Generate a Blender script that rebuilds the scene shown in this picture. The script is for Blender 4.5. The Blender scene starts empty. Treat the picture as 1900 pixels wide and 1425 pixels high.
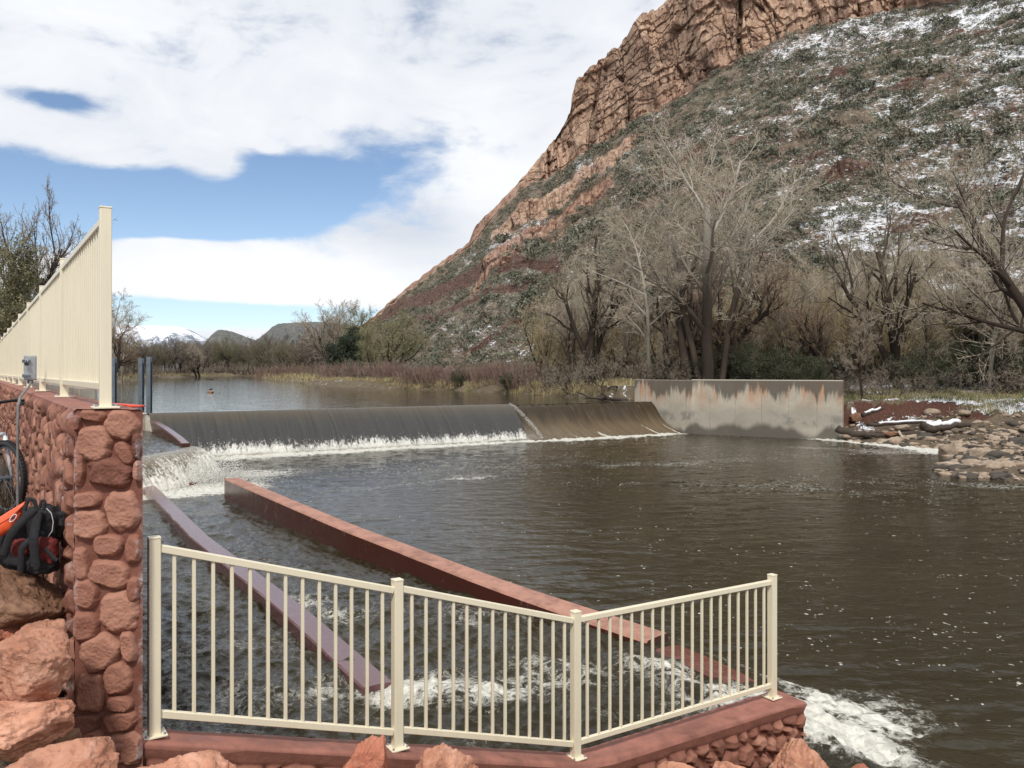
import bpy, math, random
import numpy as np
from mathutils import Vector, Matrix
# ---------------------------------------------------------------- camera, sky, sun, exposure
S = bpy.context.scene
COL = S.collection
FPX, HOR = 1536.0, 691.5
cam_d = bpy.data.cameras.new("camera"); cam = bpy.data.objects.new("camera", cam_d); COL.objects.link(cam)
cam.location = (0, 0, 0); cam.rotation_euler = (math.radians(90), 0, 0)
cam_d.sensor_width = 36; cam_d.lens = 36*FPX/1900; cam_d.shift_y = -(712.5-HOR)/1900
cam_d.clip_start = 0.05; cam_d.clip_end = 20000
S.camera = cam
S.view_settings.view_transform = 'Standard'; S.view_settings.look = 'None'
S.view_settings.exposure = 0.33; S.view_settings.gamma = 1.0
try:
    S.cycles.max_bounces = 6; S.cycles.diffuse_bounces = 3; S.cycles.glossy_bounces = 3
    S.cycles.transparent_max_bounces = 8; S.cycles.caustics_reflective = False; S.cycles.caustics_refractive = False
except Exception: pass
SUN_EL, SUN_AZ = math.radians(52), math.atan2(-0.12, -0.99)      # azimuth measured from +Y towards +X
sun_dir = Vector((math.sin(SUN_AZ)*math.cos(SUN_EL), math.cos(SUN_AZ)*math.cos(SUN_EL), math.sin(SUN_EL)))
sl = bpy.data.lights.new("sun", 'SUN'); sl.energy = 2.4; sl.angle = math.radians(7); sl.color = (1, .95, .87)
sun = bpy.data.objects.new("sun", sl); COL.objects.link(sun)
sun.rotation_euler = sun_dir.to_track_quat('Z', 'Y').to_euler()

class N:
    """small node-tree helper"""
    def __init__(s, nt): s.nt = nt; s.n = nt.nodes; s.l = nt.links
    def new(s, t, **k):
        x = s.n.new(t)
        for a, b in k.items(): setattr(x, a, b)
        return x
    def put(s, sock, v):
        if isinstance(v, bpy.types.NodeSocket): s.l.new(v, sock)
        elif v is not None:
            try: sock.default_value = v
            except Exception: sock.default_value = (*v, 1) if len(v) == 3 else v
    def m(s, op, a, b=None, c=None, clamp=False):
        x = s.new('ShaderNodeMath', operation=op, use_clamp=clamp)
        for i, v in enumerate((a, b, c)):
            if v is not None: s.put(x.inputs[i], v)
        return x.outputs[0]
    def vm(s, op, a, b=None, sc=None):
        x = s.new('ShaderNodeVectorMath', operation=op)
        s.put(x.inputs[0], a)
        if b is not None: s.put(x.inputs[1], b)
        if sc is not None: s.put(x.inputs[3], sc)
        return x.outputs[0]
    def xyz(s, a, b, c):
        x = s.new('ShaderNodeCombineXYZ')
        for i, v in enumerate((a, b, c)): s.put(x.inputs[i], v)
        return x.outputs[0]
    def sep(s, v):
        x = s.new('ShaderNodeSeparateXYZ'); s.put(x.inputs[0], v); return x.outputs
    def noise(s, vec, scale, detail=4, rough=.55, dist=0.0, typ='FBM'):
        x = s.new('ShaderNodeTexNoise'); x.noise_type = typ
        s.put(x.inputs['Vector'], vec); x.inputs['Scale'].default_value = scale
        x.inputs['Detail'].default_value = detail; x.inputs['Roughness'].default_value = rough
        x.inputs['Distortion'].default_value = dist
        return x.outputs[0]
    def vor(s, vec, scale, feature='F1', out='Distance', rnd=1.0):
        x = s.new('ShaderNodeTexVoronoi', feature=feature)
        s.put(x.inputs['Vector'], vec); x.inputs['Scale'].default_value = scale; x.inputs['Randomness'].default_value = rnd
        return x.outputs[out]
    def ramp(s, v, stops, interp='LINEAR'):
        x = s.new('ShaderNodeValToRGB'); x.color_ramp.interpolation = interp
        e = x.color_ramp.elements
        while len(e) < len(stops): e.new(.5)
        for i, (p, c) in enumerate(stops):
            e[i].position = p
            e[i].color = (c, c, c, 1) if isinstance(c, (int, float)) else (*c, 1)
        s.put(x.inputs[0], v); return x.outputs[0]
    def sm(s, v, a, b):
        x = s.new('ShaderNodeMapRange', interpolation_type='SMOOTHSTEP')
        s.put(x.inputs[0], v); x.inputs[1].default_value = a; x.inputs[2].default_value = b
        return x.outputs[0]
    def mix(s, f, a, b):
        x = s.new('ShaderNodeMix', data_type='RGBA'); s.put(x.inputs[0], f)
        s.put(x.inputs[6], a if isinstance(a, bpy.types.NodeSocket) else (*a, 1) if len(a) == 3 else a)
        s.put(x.inputs[7], b if isinstance(b, bpy.types.NodeSocket) else (*b, 1) if len(b) == 3 else b)
        return x.outputs[2]
    def attr(s, name, out='Fac'):
        x = s.new('ShaderNodeAttribute', attribute_name=name); return x.outputs[out]

# world: Nishita sky with cloud decks, all a function of world direction
W = bpy.data.worlds.new("World"); S.world = W; W.use_nodes = True
w = N(W.node_tree); w.n.clear()
sky = w.new('ShaderNodeTexSky', sky_type='NISHITA'); sky.sun_disc = False
sky.sun_elevation = SUN_EL; sky.sun_rotation = SUN_AZ; sky.altitude = 1600; sky.air_density = 1.0; sky.dust_density = .6; sky.ozone_density = 1.5
tc = w.new('ShaderNodeTexCoord'); dx, dy, dz = w.sep(tc.outputs['Generated'])
az = w.m('ARCTAN2', dx, dy); el = w.m('ARCSINE', dz)
def px2ae(x, y):
    t = (x-950)/FPX; a = math.atan(t); return a, math.atan((HOR-y)/FPX*math.cos(a))
# flat cloud-deck coordinates (perspective of a deck overhead)
den = w.m('ADD', w.m('MAXIMUM', dz, 0.0), .12)
deck = w.xyz(w.m('DIVIDE', dx, den), w.m('DIVIDE', dy, den), 0.0)
n1 = w.noise(deck, 1.35, 8, .56, .35)
n2 = w.noise(w.xyz(w.m('MULTIPLY', az, 1.0), w.m('MULTIPLY', el, 1.9), 3.7), 6.0, 8, .58, .5)
n3 = w.noise(w.xyz(w.m('MULTIPLY', az, 1.0), w.m('MULTIPLY', el, 2.4), 9.1), 17.0, 6, .6, .3)
def blob(x, y, sx, sy, amp, rot=0.0):
    a0, e0 = px2ae(x, y); sx /= FPX; sy /= FPX
    da = w.m('SUBTRACT', az, a0); de = w.m('SUBTRACT', el, e0)
    c, s_ = math.cos(rot), math.sin(rot)
    ra = w.m('ADD', w.m('MULTIPLY', da, c/sx), w.m('MULTIPLY', de, s_/sx))
    re = w.m('ADD', w.m('MULTIPLY', da, -s_/sy), w.m('MULTIPLY', de, c/sy))
    q = w.m('ADD', w.m('MULTIPLY', ra, ra), w.m('MULTIPLY', re, re))
    return w.m('MULTIPLY', w.m('EXPONENT', w.m('MULTIPLY', q, -1.0)), amp)
base = w.m('ADD', w.m('MULTIPLY', w.m('SUBTRACT', n2, .5), 1.9), w.m('MULTIPLY', w.m('SUBTRACT', n3, .5), 1.1))
base = w.m('ADD', base, w.m('MULTIPLY', w.m('SUBTRACT', n1, .5), .3))
dens = w.m('ADD', base, .80)                        # overcast by default
blobs = [(500, 345, 270, 70, -1.45, .16), (40, 350, 290, 66, -1.4, -.05), (250, 400, 260, 50, -1.2, 0), (95, 184, 70, 16, -1.0, 0),
         (560, 375, 130, 50, -.9, .3), (700, 310, 90, 30, -.45, .2), (400, 583, 330, 21, -1.8, 0), (230, 575, 160, 22, -.7, 0), (760, 590, 300, 20, -.25, 0), (360, 470, 60, 12, -.5, 0),
         (520, 520, 330, 34, 1.0, -.02), (330, 455, 90, 14, .75, 0), (480, 462, 80, 22, .7, 0), (220, 505, 130, 18, .7, 0),
         (500, 275, 22, 9, .9, 0), (458, 266, 16, 5, .7, 0), (395, 300, 60, 40, 1.3, -.5), (170, 285, 150, 34, .75, -.2), (640, 290, 90, 22, .6, -.3), (300, 455, 110, 16, .9, 0), (620, 430, 60, 24, .35, .3),
         (-350, 430, 240, 110, -.9, 0), (620, 505, 60, 8, -.5, .1)]
for b in blobs: dens = w.m('ADD', dens, blob(*b))
cov = w.sm(dens, -.12, .72)
# cloud tone: greyer undersides in the thick deck, whiter at the edges and low band
tone = w.m('ADD', w.m('MULTIPLY', w.m('SUBTRACT', n2, .5), .55), w.m('MULTIPLY', w.m('SUBTRACT', n1, .5), .25))
tone = w.m('ADD', tone, blob(520, 520, 360, 60, .35)); tone = w.m('ADD', tone, blob(880, 340, 130, 120, .15))
tone = w.m('ADD', tone, blob(760, 420, 120, 70, -.30)); tone = w.m('ADD', tone, blob(150, 30, 300, 60, .10))
ccol = w.mix(w.sm(tone, -.32, .42), (.57, .605, .665), (.86, .87, .885))
ccol = w.mix(w.sm(el, 0.5, 1.3), ccol, (.52, .55, .60))
skyc = w.new('ShaderNodeVectorMath', operation='SCALE'); w.l.new(sky.outputs[0], skyc.inputs[0]); skyc.inputs[3].default_value = .108
skyc = w.mix(w.m('ADD', w.m('MULTIPLY', w.sm(el, .26, 0.0), .22), .0), skyc.outputs[0], (.62, .78, .95))
fin = w.mix(cov, skyc, ccol)
bg = w.new('ShaderNodeBackground'); w.l.new(fin, bg.inputs[0]); bg.inputs[1].default_value = 1.0
wo = w.new('ShaderNodeOutputWorld'); w.l.new(bg.outputs[0], wo.inputs[0])

# ---------------------------------------------------------------- numeric helpers
E1 = np.array([.838, .545]); E2 = np.array([-.545, .838])       # along the dam, upstream
def uv(u, v): return (u*E1[0]+v*E2[0], u*E1[1]+v*E2[1])
def V3(u, v, z): x, y = uv(u, v); return (x, y, z)
def at(px, Y, z=None, py=None):
    return ((px-950)/FPX*Y, Y, z if z is not None else (HOR-py)/FPX*Y)
rng = np.random.default_rng(7)
random.seed(7)
def _h(ix, iy, iz, seed):
    h = (ix*374761393 + iy*668265263 + iz*2147483647 + seed*1274126177) & 0xffffffff
    h = ((h ^ (h >> 13))*1274126177) & 0xffffffff
    h = ((h ^ (h >> 16))*2246822519) & 0xffffffff
    return (h ^ (h >> 15)) & 0xffffffff
def hsh(ix, iy, iz=0, seed=0):
    ix = np.asarray(ix).astype(np.int64); iy = np.asarray(iy).astype(np.int64); iz = np.asarray(iz).astype(np.int64)
    return _h(ix, iy, iz, seed)/4294967296.0
_G = np.array([(1,1,0),(-1,1,0),(1,-1,0),(-1,-1,0),(1,0,1),(-1,0,1),(1,0,-1),(-1,0,-1),(0,1,1),(0,-1,1),(0,1,-1),(0,-1,-1)], float)
def pn(x, y, z=0.0, seed=0):
    x, y, z = np.broadcast_arrays(np.asarray(x, float), np.asarray(y, float), np.asarray(z, float))
    xi, yi, zi = np.floor(x).astype(np.int64), np.floor(y).astype(np.int64), np.floor(z).astype(np.int64)
    xf, yf, zf = x-xi, y-yi, z-zi
    f = lambda t: t*t*t*(t*(t*6-15)+10)
    u_, v_, w_ = f(xf), f(yf), f(zf)
    out = 0
    zs = (0, 1) if np.any(zf) else (0,)
    for k in zs:
        for j in (0, 1):
            for i in (0, 1):
                g = _G[_h(xi+i, yi+j, zi+k, seed) % 12]
                d = g[..., 0]*(xf-i)+g[..., 1]*(yf-j)+g[..., 2]*(zf-k)
                out = out + d*(u_ if i else 1-u_)*(v_ if j else 1-v_)*(w_ if k else 1-w_)
    return out
def fbm(x, y, z=0.0, o=4, seed=0, g=.5):
    a, s, r = 1.0, 1.0, 0
    for i in range(o):
        r = r + a*pn(np.asarray(x)*s, np.asarray(y)*s, np.asarray(z)*s, seed+i*17); a *= g; s *= 2.03
    return r
def vor(x, y, seed=0, jit=.85):
    x = np.asarray(x, float); y = np.asarray(y, float)
    xi, yi = np.floor(x).astype(np.int64), np.floor(y).astype(np.int64)
    F1 = np.full(x.shape, 9.0); F2 = F1.copy(); ID = np.zeros(x.shape)
    for j in (-1, 0, 1):
        for i in (-1, 0, 1):
            cx, cy = xi+i, yi+j
            px_ = cx+.5+(hsh(cx, cy, 1, seed)-.5)*jit; py_ = cy+.5+(hsh(cx, cy, 2, seed)-.5)*jit
            d = np.hypot(x-px_, y-py_); c = d < F1
            F2 = np.where(c, F1, np.minimum(F2, d)); ID = np.where(c, hsh(cx, cy, 3, seed), ID); F1 = np.where(c, d, F1)
    return F1, F2, ID
def sst(a, b, x):
    t = np.clip((np.asarray(x, float)-a)/(b-a), 0, 1); return t*t*(3-2*t)

# ---------------------------------------------------------------- object helpers
def mesh_np(name, verts, faces, mat=None, parent=None, smooth=True, attrs=None, uvs=None):
    """faces: (n,k) int array or list of such arrays"""
    verts = np.ascontiguousarray(verts, dtype=np.float32).reshape(-1, 3)
    fl = faces if isinstance(faces, list) else [faces]
    fl = [np.asarray(f, dtype=np.int32) for f in fl if len(f)]
    me = bpy.data.meshes.new(name)
    me.vertices.add(len(verts)); me.vertices.foreach_set('co', verts.ravel())
    nl = sum(f.size for f in fl); nf = sum(len(f) for f in fl)
    me.loops.add(nl); me.polygons.add(nf)
    idx = np.concatenate([f.ravel() for f in fl]).astype(np.int32)
    tot = np.concatenate([np.full(len(f), f.shape[1], np.int32) for f in fl])
    st = np.concatenate([[0], np.cumsum(tot)[:-1]]).astype(np.int32)
    me.loops.foreach_set('vertex_index', idx)
    me.polygons.foreach_set('loop_start', st); me.polygons.foreach_set('loop_total', tot)
    me.polygons.foreach_set('use_smooth', np.full(nf, bool(smooth)))
    if attrs:
        for k, a in attrs.items():
            a = np.asarray(a, np.float32)
            if a.ndim == 1:
                t = me.attributes.new(k, 'FLOAT', 'POINT'); t.data.foreach_set('value', a)
            else:
                if a.shape[1] == 3: a = np.hstack([a, np.ones((len(a), 1), np.float32)])
                t = me.attributes.new(k, 'FLOAT_COLOR', 'POINT'); t.data.foreach_set('color', np.ascontiguousarray(a, np.float32).ravel())
    me.update(calc_edges=True); me.validate()
    if mat: me.materials.append(mat)
    o = bpy.data.objects.new(name, me); COL.objects.link(o)
    if parent: o.parent = parent
    return o
def grid_faces(nr, nc):
    i = np.arange(nr*nc).reshape(nr, nc)
    return np.stack([i[:-1, :-1].ravel(), i[:-1, 1:].ravel(), i[1:, 1:].ravel(), i[1:, :-1].ravel()], 1)
def tag(o, label=None, cat=None, group=None, kind=None):
    if label: o['label'] = label
    if cat: o['category'] = cat
    if group: o['group'] = group
    if kind: o['kind'] = kind
    return o
def empty(name, loc=(0, 0, 0), rz=0.0):
    o = bpy.data.objects.new(name, None); COL.objects.link(o); o.location = loc; o.rotation_euler = (0, 0, rz); o.empty_display_size = .2
    return o
class MB:
    """collects boxes, tubes, lathes; build() links them as one mesh"""
    def __init__(s): s.v = []; s.f4 = []; s.f3 = []; s.fn = []; s.n = 0
    def add(s, v, f4=(), f3=()):
        v = np.asarray(v, float).reshape(-1, 3)
        s.v.append(v)
        if len(f4): s.f4.append(np.asarray(f4)+s.n)
        if len(f3): s.f3.append(np.asarray(f3)+s.n)
        s.n += len(v); return s
    def box(s, c, size, ax=None, bev=0.0):
        """c centre, size full; ax 3 axis vectors"""
        ax = np.eye(3) if ax is None else np.asarray(ax, float)
        h = np.asarray(size, float)/2
        b = min(bev, h.min()*.45)
        if b <= 0:
            q = np.array([[i, j, k] for i in (-1, 1) for j in (-1, 1) for k in (-1, 1)], float)*h
            f = [(0,1,3,2),(4,6,7,5),(0,4,5,1),(2,3,7,6),(0,2,6,4),(1,5,7,3)]
            s.add(np.asarray(c)+q@ax, f); return s
        # chamfered box: each corner three vertices
        q = []; idx = {}
        for i in (-1, 1):
            for j in (-1, 1):
                for k in (-1, 1):
                    for a in range(3):
                        p = np.array([i, j, k], float)*(h-b); p[a] = (i, j, k)[a]*h[a]
                        idx[(i, j, k, a)] = len(q); q.append(p)
        f4 = []; f3 = []
        def face(cs, a, flip):
            l = [idx[(*c_, a)] for c_ in cs]; f4.append(l[::-1] if flip else l)
        for sgn in (-1, 1):
            face([(sgn,-1,-1),(sgn,1,-1),(sgn,1,1),(sgn,-1,1)], 0, sgn < 0)
            face([(-1,sgn,-1),(-1,sgn,1),(1,sgn,1),(1,sgn,-1)], 1, sgn < 0)
            face([(-1,-1,sgn),(1,-1,sgn),(1,1,sgn),(-1,1,sgn)], 2, sgn < 0)
        for a, b_ in ((0, 1), (1, 2), (0, 2)):
            c_ax = 3-a-b_
            for sa in (-1, 1):
                for sb in (-1, 1):
                    def K(sc, w_):
                        t = [0, 0, 0]; t[a] = sa; t[b_] = sb; t[c_ax] = sc; return idx[(*t, w_)]
                    f4.append([K(-1, a), K(1, a), K(1, b_), K(-1, b_)])
        for i in (-1, 1):
            for j in (-1, 1):
                for k in (-1, 1): f3.append([idx[(i, j, k, 0)], idx[(i, j, k, 1)], idx[(i, j, k, 2)]])
        s.add(np.asarray(c)+np.array(q)@ax, f4, f3); return s
    def tube(s, pts, rad, sides=8, cap=True):
        P = np.asarray(pts, float); n = len(P); R = np.full(n, rad, float) if np.isscalar(rad) else np.asarray(rad, float)
        T = np.gradient(P, axis=0); T /= np.linalg.norm(T, axis=1)[:, None]+1e-9
        ref = np.array([0, 0, 1.0]) if abs(T[0, 2]) < .9 else np.array([1.0, 0, 0])
        A = np.cross(T[0], ref); A /= np.linalg.norm(A)+1e-9; v = []
        for i in range(n):
            A = A-T[i]*A.dot(T[i]); A /= np.linalg.norm(A)+1e-9; B = np.cross(T[i], A)
            a = np.arange(sides)/sides*2*np.pi
            v.append(P[i]+R[i]*(np.cos(a)[:, None]*A+np.sin(a)[:, None]*B))
        v = np.concatenate(v); f = []
        for i in range(n-1):
            for k in range(sides): f.append((i*sides+k, i*sides+(k+1) % sides, (i+1)*sides+(k+1) % sides, (i+1)*sides+k))
        f3 = []
        if cap:
            v = np.vstack([v, P[0], P[-1]]); a0 = n*sides
            for k in range(sides):
                f3.append((a0, (k+1) % sides, k)); f3.append((a0+1, (n-1)*sides+k, (n-1)*sides+(k+1) % sides))
        s.add(v, f, f3); return s
    def torus(s, c, R, r, ax, n=40, m=10):
        ax = np.asarray(ax, float); a = np.arange(n)/n*2*np.pi; b = np.arange(m)/m*2*np.pi
        A, B = np.meshgrid(a, b, indexing='ij')
        q = np.stack([(R+r*np.cos(B))*np.cos(A), (R+r*np.cos(B))*np.sin(A), r*np.sin(B)], -1).reshape(-1, 3)
        i = np.arange(n*m).reshape(n, m); j = np.roll(i, -1, 0); f = np.stack([i, j, np.roll(j, -1, 1), np.roll(i, -1, 1)], -1).reshape(-1, 4)
        s.add(np.asarray(c)+q@ax, f); return s
    def build(s, name, mat, parent=None, smooth=False):
        F = []
        if s.f4: F.append(np.concatenate(s.f4))
        if s.f3: F.append(np.concatenate(s.f3))
        v = np.concatenate(s.v)
        o = mesh_np(name, v, F, mat, parent, smooth)
        if parent is not None and parent.location.length > 0:    # coordinates were given in world space
            o.data.transform(Matrix.Translation(-parent.location))
        return o

# ---------------------------------------------------------------- materials
def mat(name):
    m_ = bpy.data.materials.new(name); m_.use_nodes = True
    g = N(m_.node_tree); b = g.n['Principled BSDF']; return m_, g, b
def objco(g): return g.new('ShaderNodeTexCoord').outputs['Object']
def wpos(g): return g.new('ShaderNodeNewGeometry').outputs['Position']
def bump(g, b, h, strength=.3, dist=.02):
    x = g.new('ShaderNodeBump'); x.inputs['Strength'].default_value = strength; x.inputs['Distance'].default_value = dist
    g.put(x.inputs['Height'], h); g.l.new(x.outputs[0], b.inputs['Normal']); return x
def simple(name, col, rough=.6, var=.15, scale=8, metal=0.0, bmp=0.0, spec=None):
    m_, g, b = mat(name); c = objco(g)
    n = g.noise(c, scale, 5, .6)
    lo = tuple(x*(1-var) for x in col); hi = tuple(min(1, x*(1+var)) for x in col)
    g.put(b.inputs['Base Color'], g.ramp(n, [(.3, lo), (.7, hi)]))
    b.inputs['Roughness'].default_value = rough; b.inputs['Metallic'].default_value = metal
    if spec is not None: b.inputs['Specular IOR Level'].default_value = spec
    if bmp: bump(g, b, n, bmp, .01)
    return m_
def geo(g): return g.new('ShaderNodeNewGeometry')
M = {}
M['cream'] = simple('cream_paint', (.78, .71, .54), .38, .03, 3)
m_ = M['cream']; g = N(m_.node_tree); b = g.n['Principled BSDF']; c = wpos(g)
dn = g.m('MULTIPLY', g.sm(g.noise(c, 22, 7, .75, .5), .60, .74), g.sm(g.noise(c, 2.5, 4, .6), .45, .62)); src = b.inputs['Base Color'].links[0].from_socket
low_ = g.m('MULTIPLY', g.sm(g.noise(g.vm('MULTIPLY', c, (30, 30, 3)), 1.0, 4, .6), .5, .72), .10)
g.put(b.inputs['Base Color'], g.mix(g.m('MAXIMUM', g.m('MULTIPLY', dn, .55), low_), src, (.40, .30, .19)))
g.put(b.inputs['Roughness'], g.m('ADD', .36, g.m('MULTIPLY', dn, .4)))
M['steel'] = simple('grey_steel', (.14, .17, .20), .5, .25, 6, .3)
M['conduit'] = simple('conduit_metal', (.22, .22, .22), .55, .2, 20, .3)
M['galv'] = simple('galvanised', (.42, .44, .47), .45, .15, 20, .5)
M['black'] = simple('black_rubber', (.018, .018, .02), .6, .3, 30)
M['blackcloth'] = simple('black_fabric', (.014, .014, .017), .85, .4, 60, bmp=.4)
M['redcloth'] = simple('dark_red_fabric', (.14, .016, .014), .8, .4, 50, bmp=.3)
M['orange'] = simple('orange_shell', (.80, .11, .035), .45, .08, 12)
M['whitepaint'] = simple('white_paint', (.75, .80, .82), .3, .05, 5)
M['cord'] = simple('pale_cord', (.5, .5, .5), .6, .1, 5)
M['orangeplastic'] = simple('orange_plastic', (.75, .08, .04), .4, .15, 3)
def rock_mat(name, cols, streak=.5, sc=1.0, dark=(.10, .05, .04)):
    m_, g, b = mat(name); c = objco(g)
    n = g.noise(c, 3.2*sc, 7, .62, .4); n2_ = g.noise(c, 14*sc, 6, .65); n3_ = g.noise(c, 60*sc, 4, .6)
    st = g.noise(g.vm('MULTIPLY', c, (2.0, 2.0, 9.0)), 2.2*sc, 5, .6, .8)
    cc = g.ramp(n, [(.28, cols[0]), (.5, cols[1]), (.72, cols[2])])
    cc = g.mix(g.m('MULTIPLY', g.sm(st, .52, .72), streak), cc, cols[3])
    cc = g.mix(g.m('MULTIPLY', g.sm(n2_, .60, .75), .45), cc, dark)
    pit = g.m('MULTIPLY', g.sm(n3_, .60, .72), g.sm(n2_, .5, .62))
    cc = g.mix(g.m('MULTIPLY', pit, .7), cc, dark)
    tone_ = g.new('ShaderNodeObjectInfo').outputs['Random']
    hs = g.new('ShaderNodeHueSaturation'); g.put(hs.inputs['Value'], g.m('ADD', g.m('MULTIPLY', tone_, .35), .84)); g.put(hs.inputs['Color'], cc)
    g.put(b.inputs['Base Color'], hs.outputs[0]); b.inputs['Roughness'].default_value = .85
    b.inputs['Specular IOR Level'].default_value = .25
    hh = g.m('ADD', g.m('MULTIPLY', n2_, .6), g.m('MULTIPLY', n3_, .45)); ck = g.vor(g.vm('ADD', c, g.vm('MULTIPLY', g.xyz(n2_, n2_, n3_), (.12, .12, .12))), 3.2*sc, 'DISTANCE_TO_EDGE'); hh = g.m('ADD', hh, g.m('MULTIPLY', g.sm(ck, 0.0, .05), .8)); hh = g.m('ADD', hh, g.m('MULTIPLY', st, .6))
    bump(g, b, hh, .55, .03/sc)
    return m_
M['boulder'] = rock_mat('red_sandstone_boulder', [(.38, .155, .095), (.50, .245, .16), (.60, .345, .245), (.66, .43, .33)], .5)
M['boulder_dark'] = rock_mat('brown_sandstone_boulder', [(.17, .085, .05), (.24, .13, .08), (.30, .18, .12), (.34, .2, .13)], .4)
M['boulder_red'] = rock_mat('deep_red_sandstone', [(.34, .11, .065), (.42, .16, .10), (.46, .2, .13), (.52, .27, .19)], .6)
M['cobble'] = rock_mat('river_cobble', [(.20, .15, .11), (.30, .23, .17), (.40, .33, .26), (.40, .32, .24)], .4, 2.0, (.07, .05, .04))
M['wetrock'] = rock_mat('wet_rock', [(.05, .045, .04), (.075, .065, .055), (.11, .09, .075), (.09, .08, .07)], .3, 2.0, (.02, .02, .02))
M['redrock'] = rock_mat('wet_red_rock', [(.12, .04, .03), (.16, .05, .04), (.2, .07, .05), (.2, .08, .05)], .3, 2.0, (.04, .02, .02))

# stone veneer on the walls: attribute 'st' = (stone 0/1, tone, white bloom)
m_, g, b = mat('red_stone_veneer'); M['veneer'] = m_
c = objco(g); a = g.new('ShaderNodeAttribute', attribute_name='st'); sr, sg_, sb = g.sep(a.outputs['Color'])
n = g.noise(c, 9, 7, .62, .3); nf = g.noise(c, 60, 5, .65)
stone = g.ramp(g.m('ADD', g.m('MULTIPLY', n, .65), g.m('MULTIPLY', sg_, .55)), [(.30, (.14, .056, .040)), (.55, (.26, .112, .077)), (.85, (.39, .195, .137))])
mort = g.ramp(n, [(.3, (.15, .058, .041)), (.7, (.23, .093, .066))])
cc = g.mix(sr, mort, stone)
cc = g.mix(g.m('MULTIPLY', g.sm(nf, .60, .74), .55), cc, (.09, .035, .025))
vh = g.vor(g.vm('ADD', c, g.vm('MULTIPLY', g.new('ShaderNodeTexNoise').outputs[1], (.02, .02, .02))), 22)
cc = g.mix(g.m('MULTIPLY', g.sm(vh, .10, .05), g.sm(g.noise(c, 5, 3), .56, .62)), cc, (.03, .014, .01))
bl = g.m('MULTIPLY', g.m('MULTIPLY', sb, g.sm(g.noise(c, 26, 6, .7), .42, .60)), g.sm(g.noise(c, 6, 4, .6), .40, .60))
cc = g.mix(g.m('MULTIPLY', bl, .7), cc, (.58, .52, .52))
g.put(b.inputs['Base Color'], cc); b.inputs['Roughness'].default_value = .8; b.inputs['Specular IOR Level'].default_value = .3
bump(g, b, g.m('ADD', n, g.m('MULTIPLY', nf, .5)), .6, .012)

# red-dyed concrete; wet darkens with noise, gloss follows wetness
def redconc(name, wet=0.0, dry=(.37, .16, .115), wc=(.10, .038, .03), rough=.8, edge=False):
    m_, g, b = mat(name); c = wpos(g)
    n = g.noise(c, 1.2, 6, .6, .2); nf = g.noise(c, 30, 5, .65); drip = g.noise(g.vm('MULTIPLY', c, (7, 7, .7)), 1.0, 5, .6)
    cc = g.ramp(g.noise(c, 2.2, 8, .72, .3), [(.32, tuple(x*.62 for x in dry)), (.5, dry), (.66, tuple(x*1.22 for x in dry))])
    f = g.m('ADD', g.m('MULTIPLY', g.m('SUBTRACT', drip, .5), 1.6), wet)
    if edge:
        vv__ = g.new('ShaderNodeVectorMath', operation='DOT_PRODUCT'); g.put(vv__.inputs[0], c); vv__.inputs[1].default_value = (-.545, .838, 0)
        jn = g.m('LESS_THAN', g.m('FRACT', g.m('MULTIPLY', vv__.outputs['Value'], .41)), .010); cc = g.mix(g.m('MULTIPLY', jn, .8), cc, (.03, .012, .01))
    if edge:      # stained lower down, pale splashes at the top
        gz = g.sep(c)[2]
        f = g.m('ADD', f, g.m('MULTIPLY', g.sm(gz, -3.2, -3.6), .35))
    f = g.sm(f, .1, .9)
    cc = g.mix(f, cc, wc)
    cc = g.mix(g.m('MULTIPLY', g.sm(nf, .58, .8), .5), cc, (.10, .05, .04))
    cc = g.mix(g.m('MULTIPLY', g.sm(g.noise(c, 4, 6, .7), .60, .74), .35), cc, (.45, .32, .28))
    g.put(b.inputs['Base Color'], cc)
    g.put(b.inputs['Roughness'], g.m('SUBTRACT', rough, g.m('MULTIPLY', f, rough-.2)))
    bump(g, b, g.m('ADD', g.m('MULTIPLY', nf, .4), n), .25, .02); return m_
M['redtop'] = redconc('red_concrete_top', 0.15, (.40, .205, .15))
M['redside'] = redconc('red_concrete_stained_side', .95, (.22, .07, .05), (.075, .022, .016), edge=True)
M['redwet'] = redconc('red_concrete_wet', 1.3, (.30, .13, .10), (.15, .072, .075), .45)
M['redcap'] = redconc('red_concrete_cap', .25, (.31, .13, .095), (.17, .065, .05))
M['rededge'] = redconc('red_concrete_edge', .8, (.25, .08, .055), (.13, .04, .028))
# weathered grey concrete with dark and rust drips
m_, g, b = mat('stained_concrete'); M['conc'] = m_
c = wpos(g); x_, y_, z_ = g.sep(c)
al = g.xyz(g.m('ADD', x_, g.m('MULTIPLY', y_, -.7)), 0.0, g.m('MULTIPLY', z_, .16))
dr = g.noise(al, 2.6, 6, .62); dr2 = g.noise(al, 1.1, 4, .6, .5); n = g.noise(c, .9, 6, .6, .3); nf = g.noise(c, 9, 5, .6)
cc = g.ramp(n, [(.3, (.34, .30, .24)), (.55, (.46, .41, .33)), (.75, (.56, .50, .41))])
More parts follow.
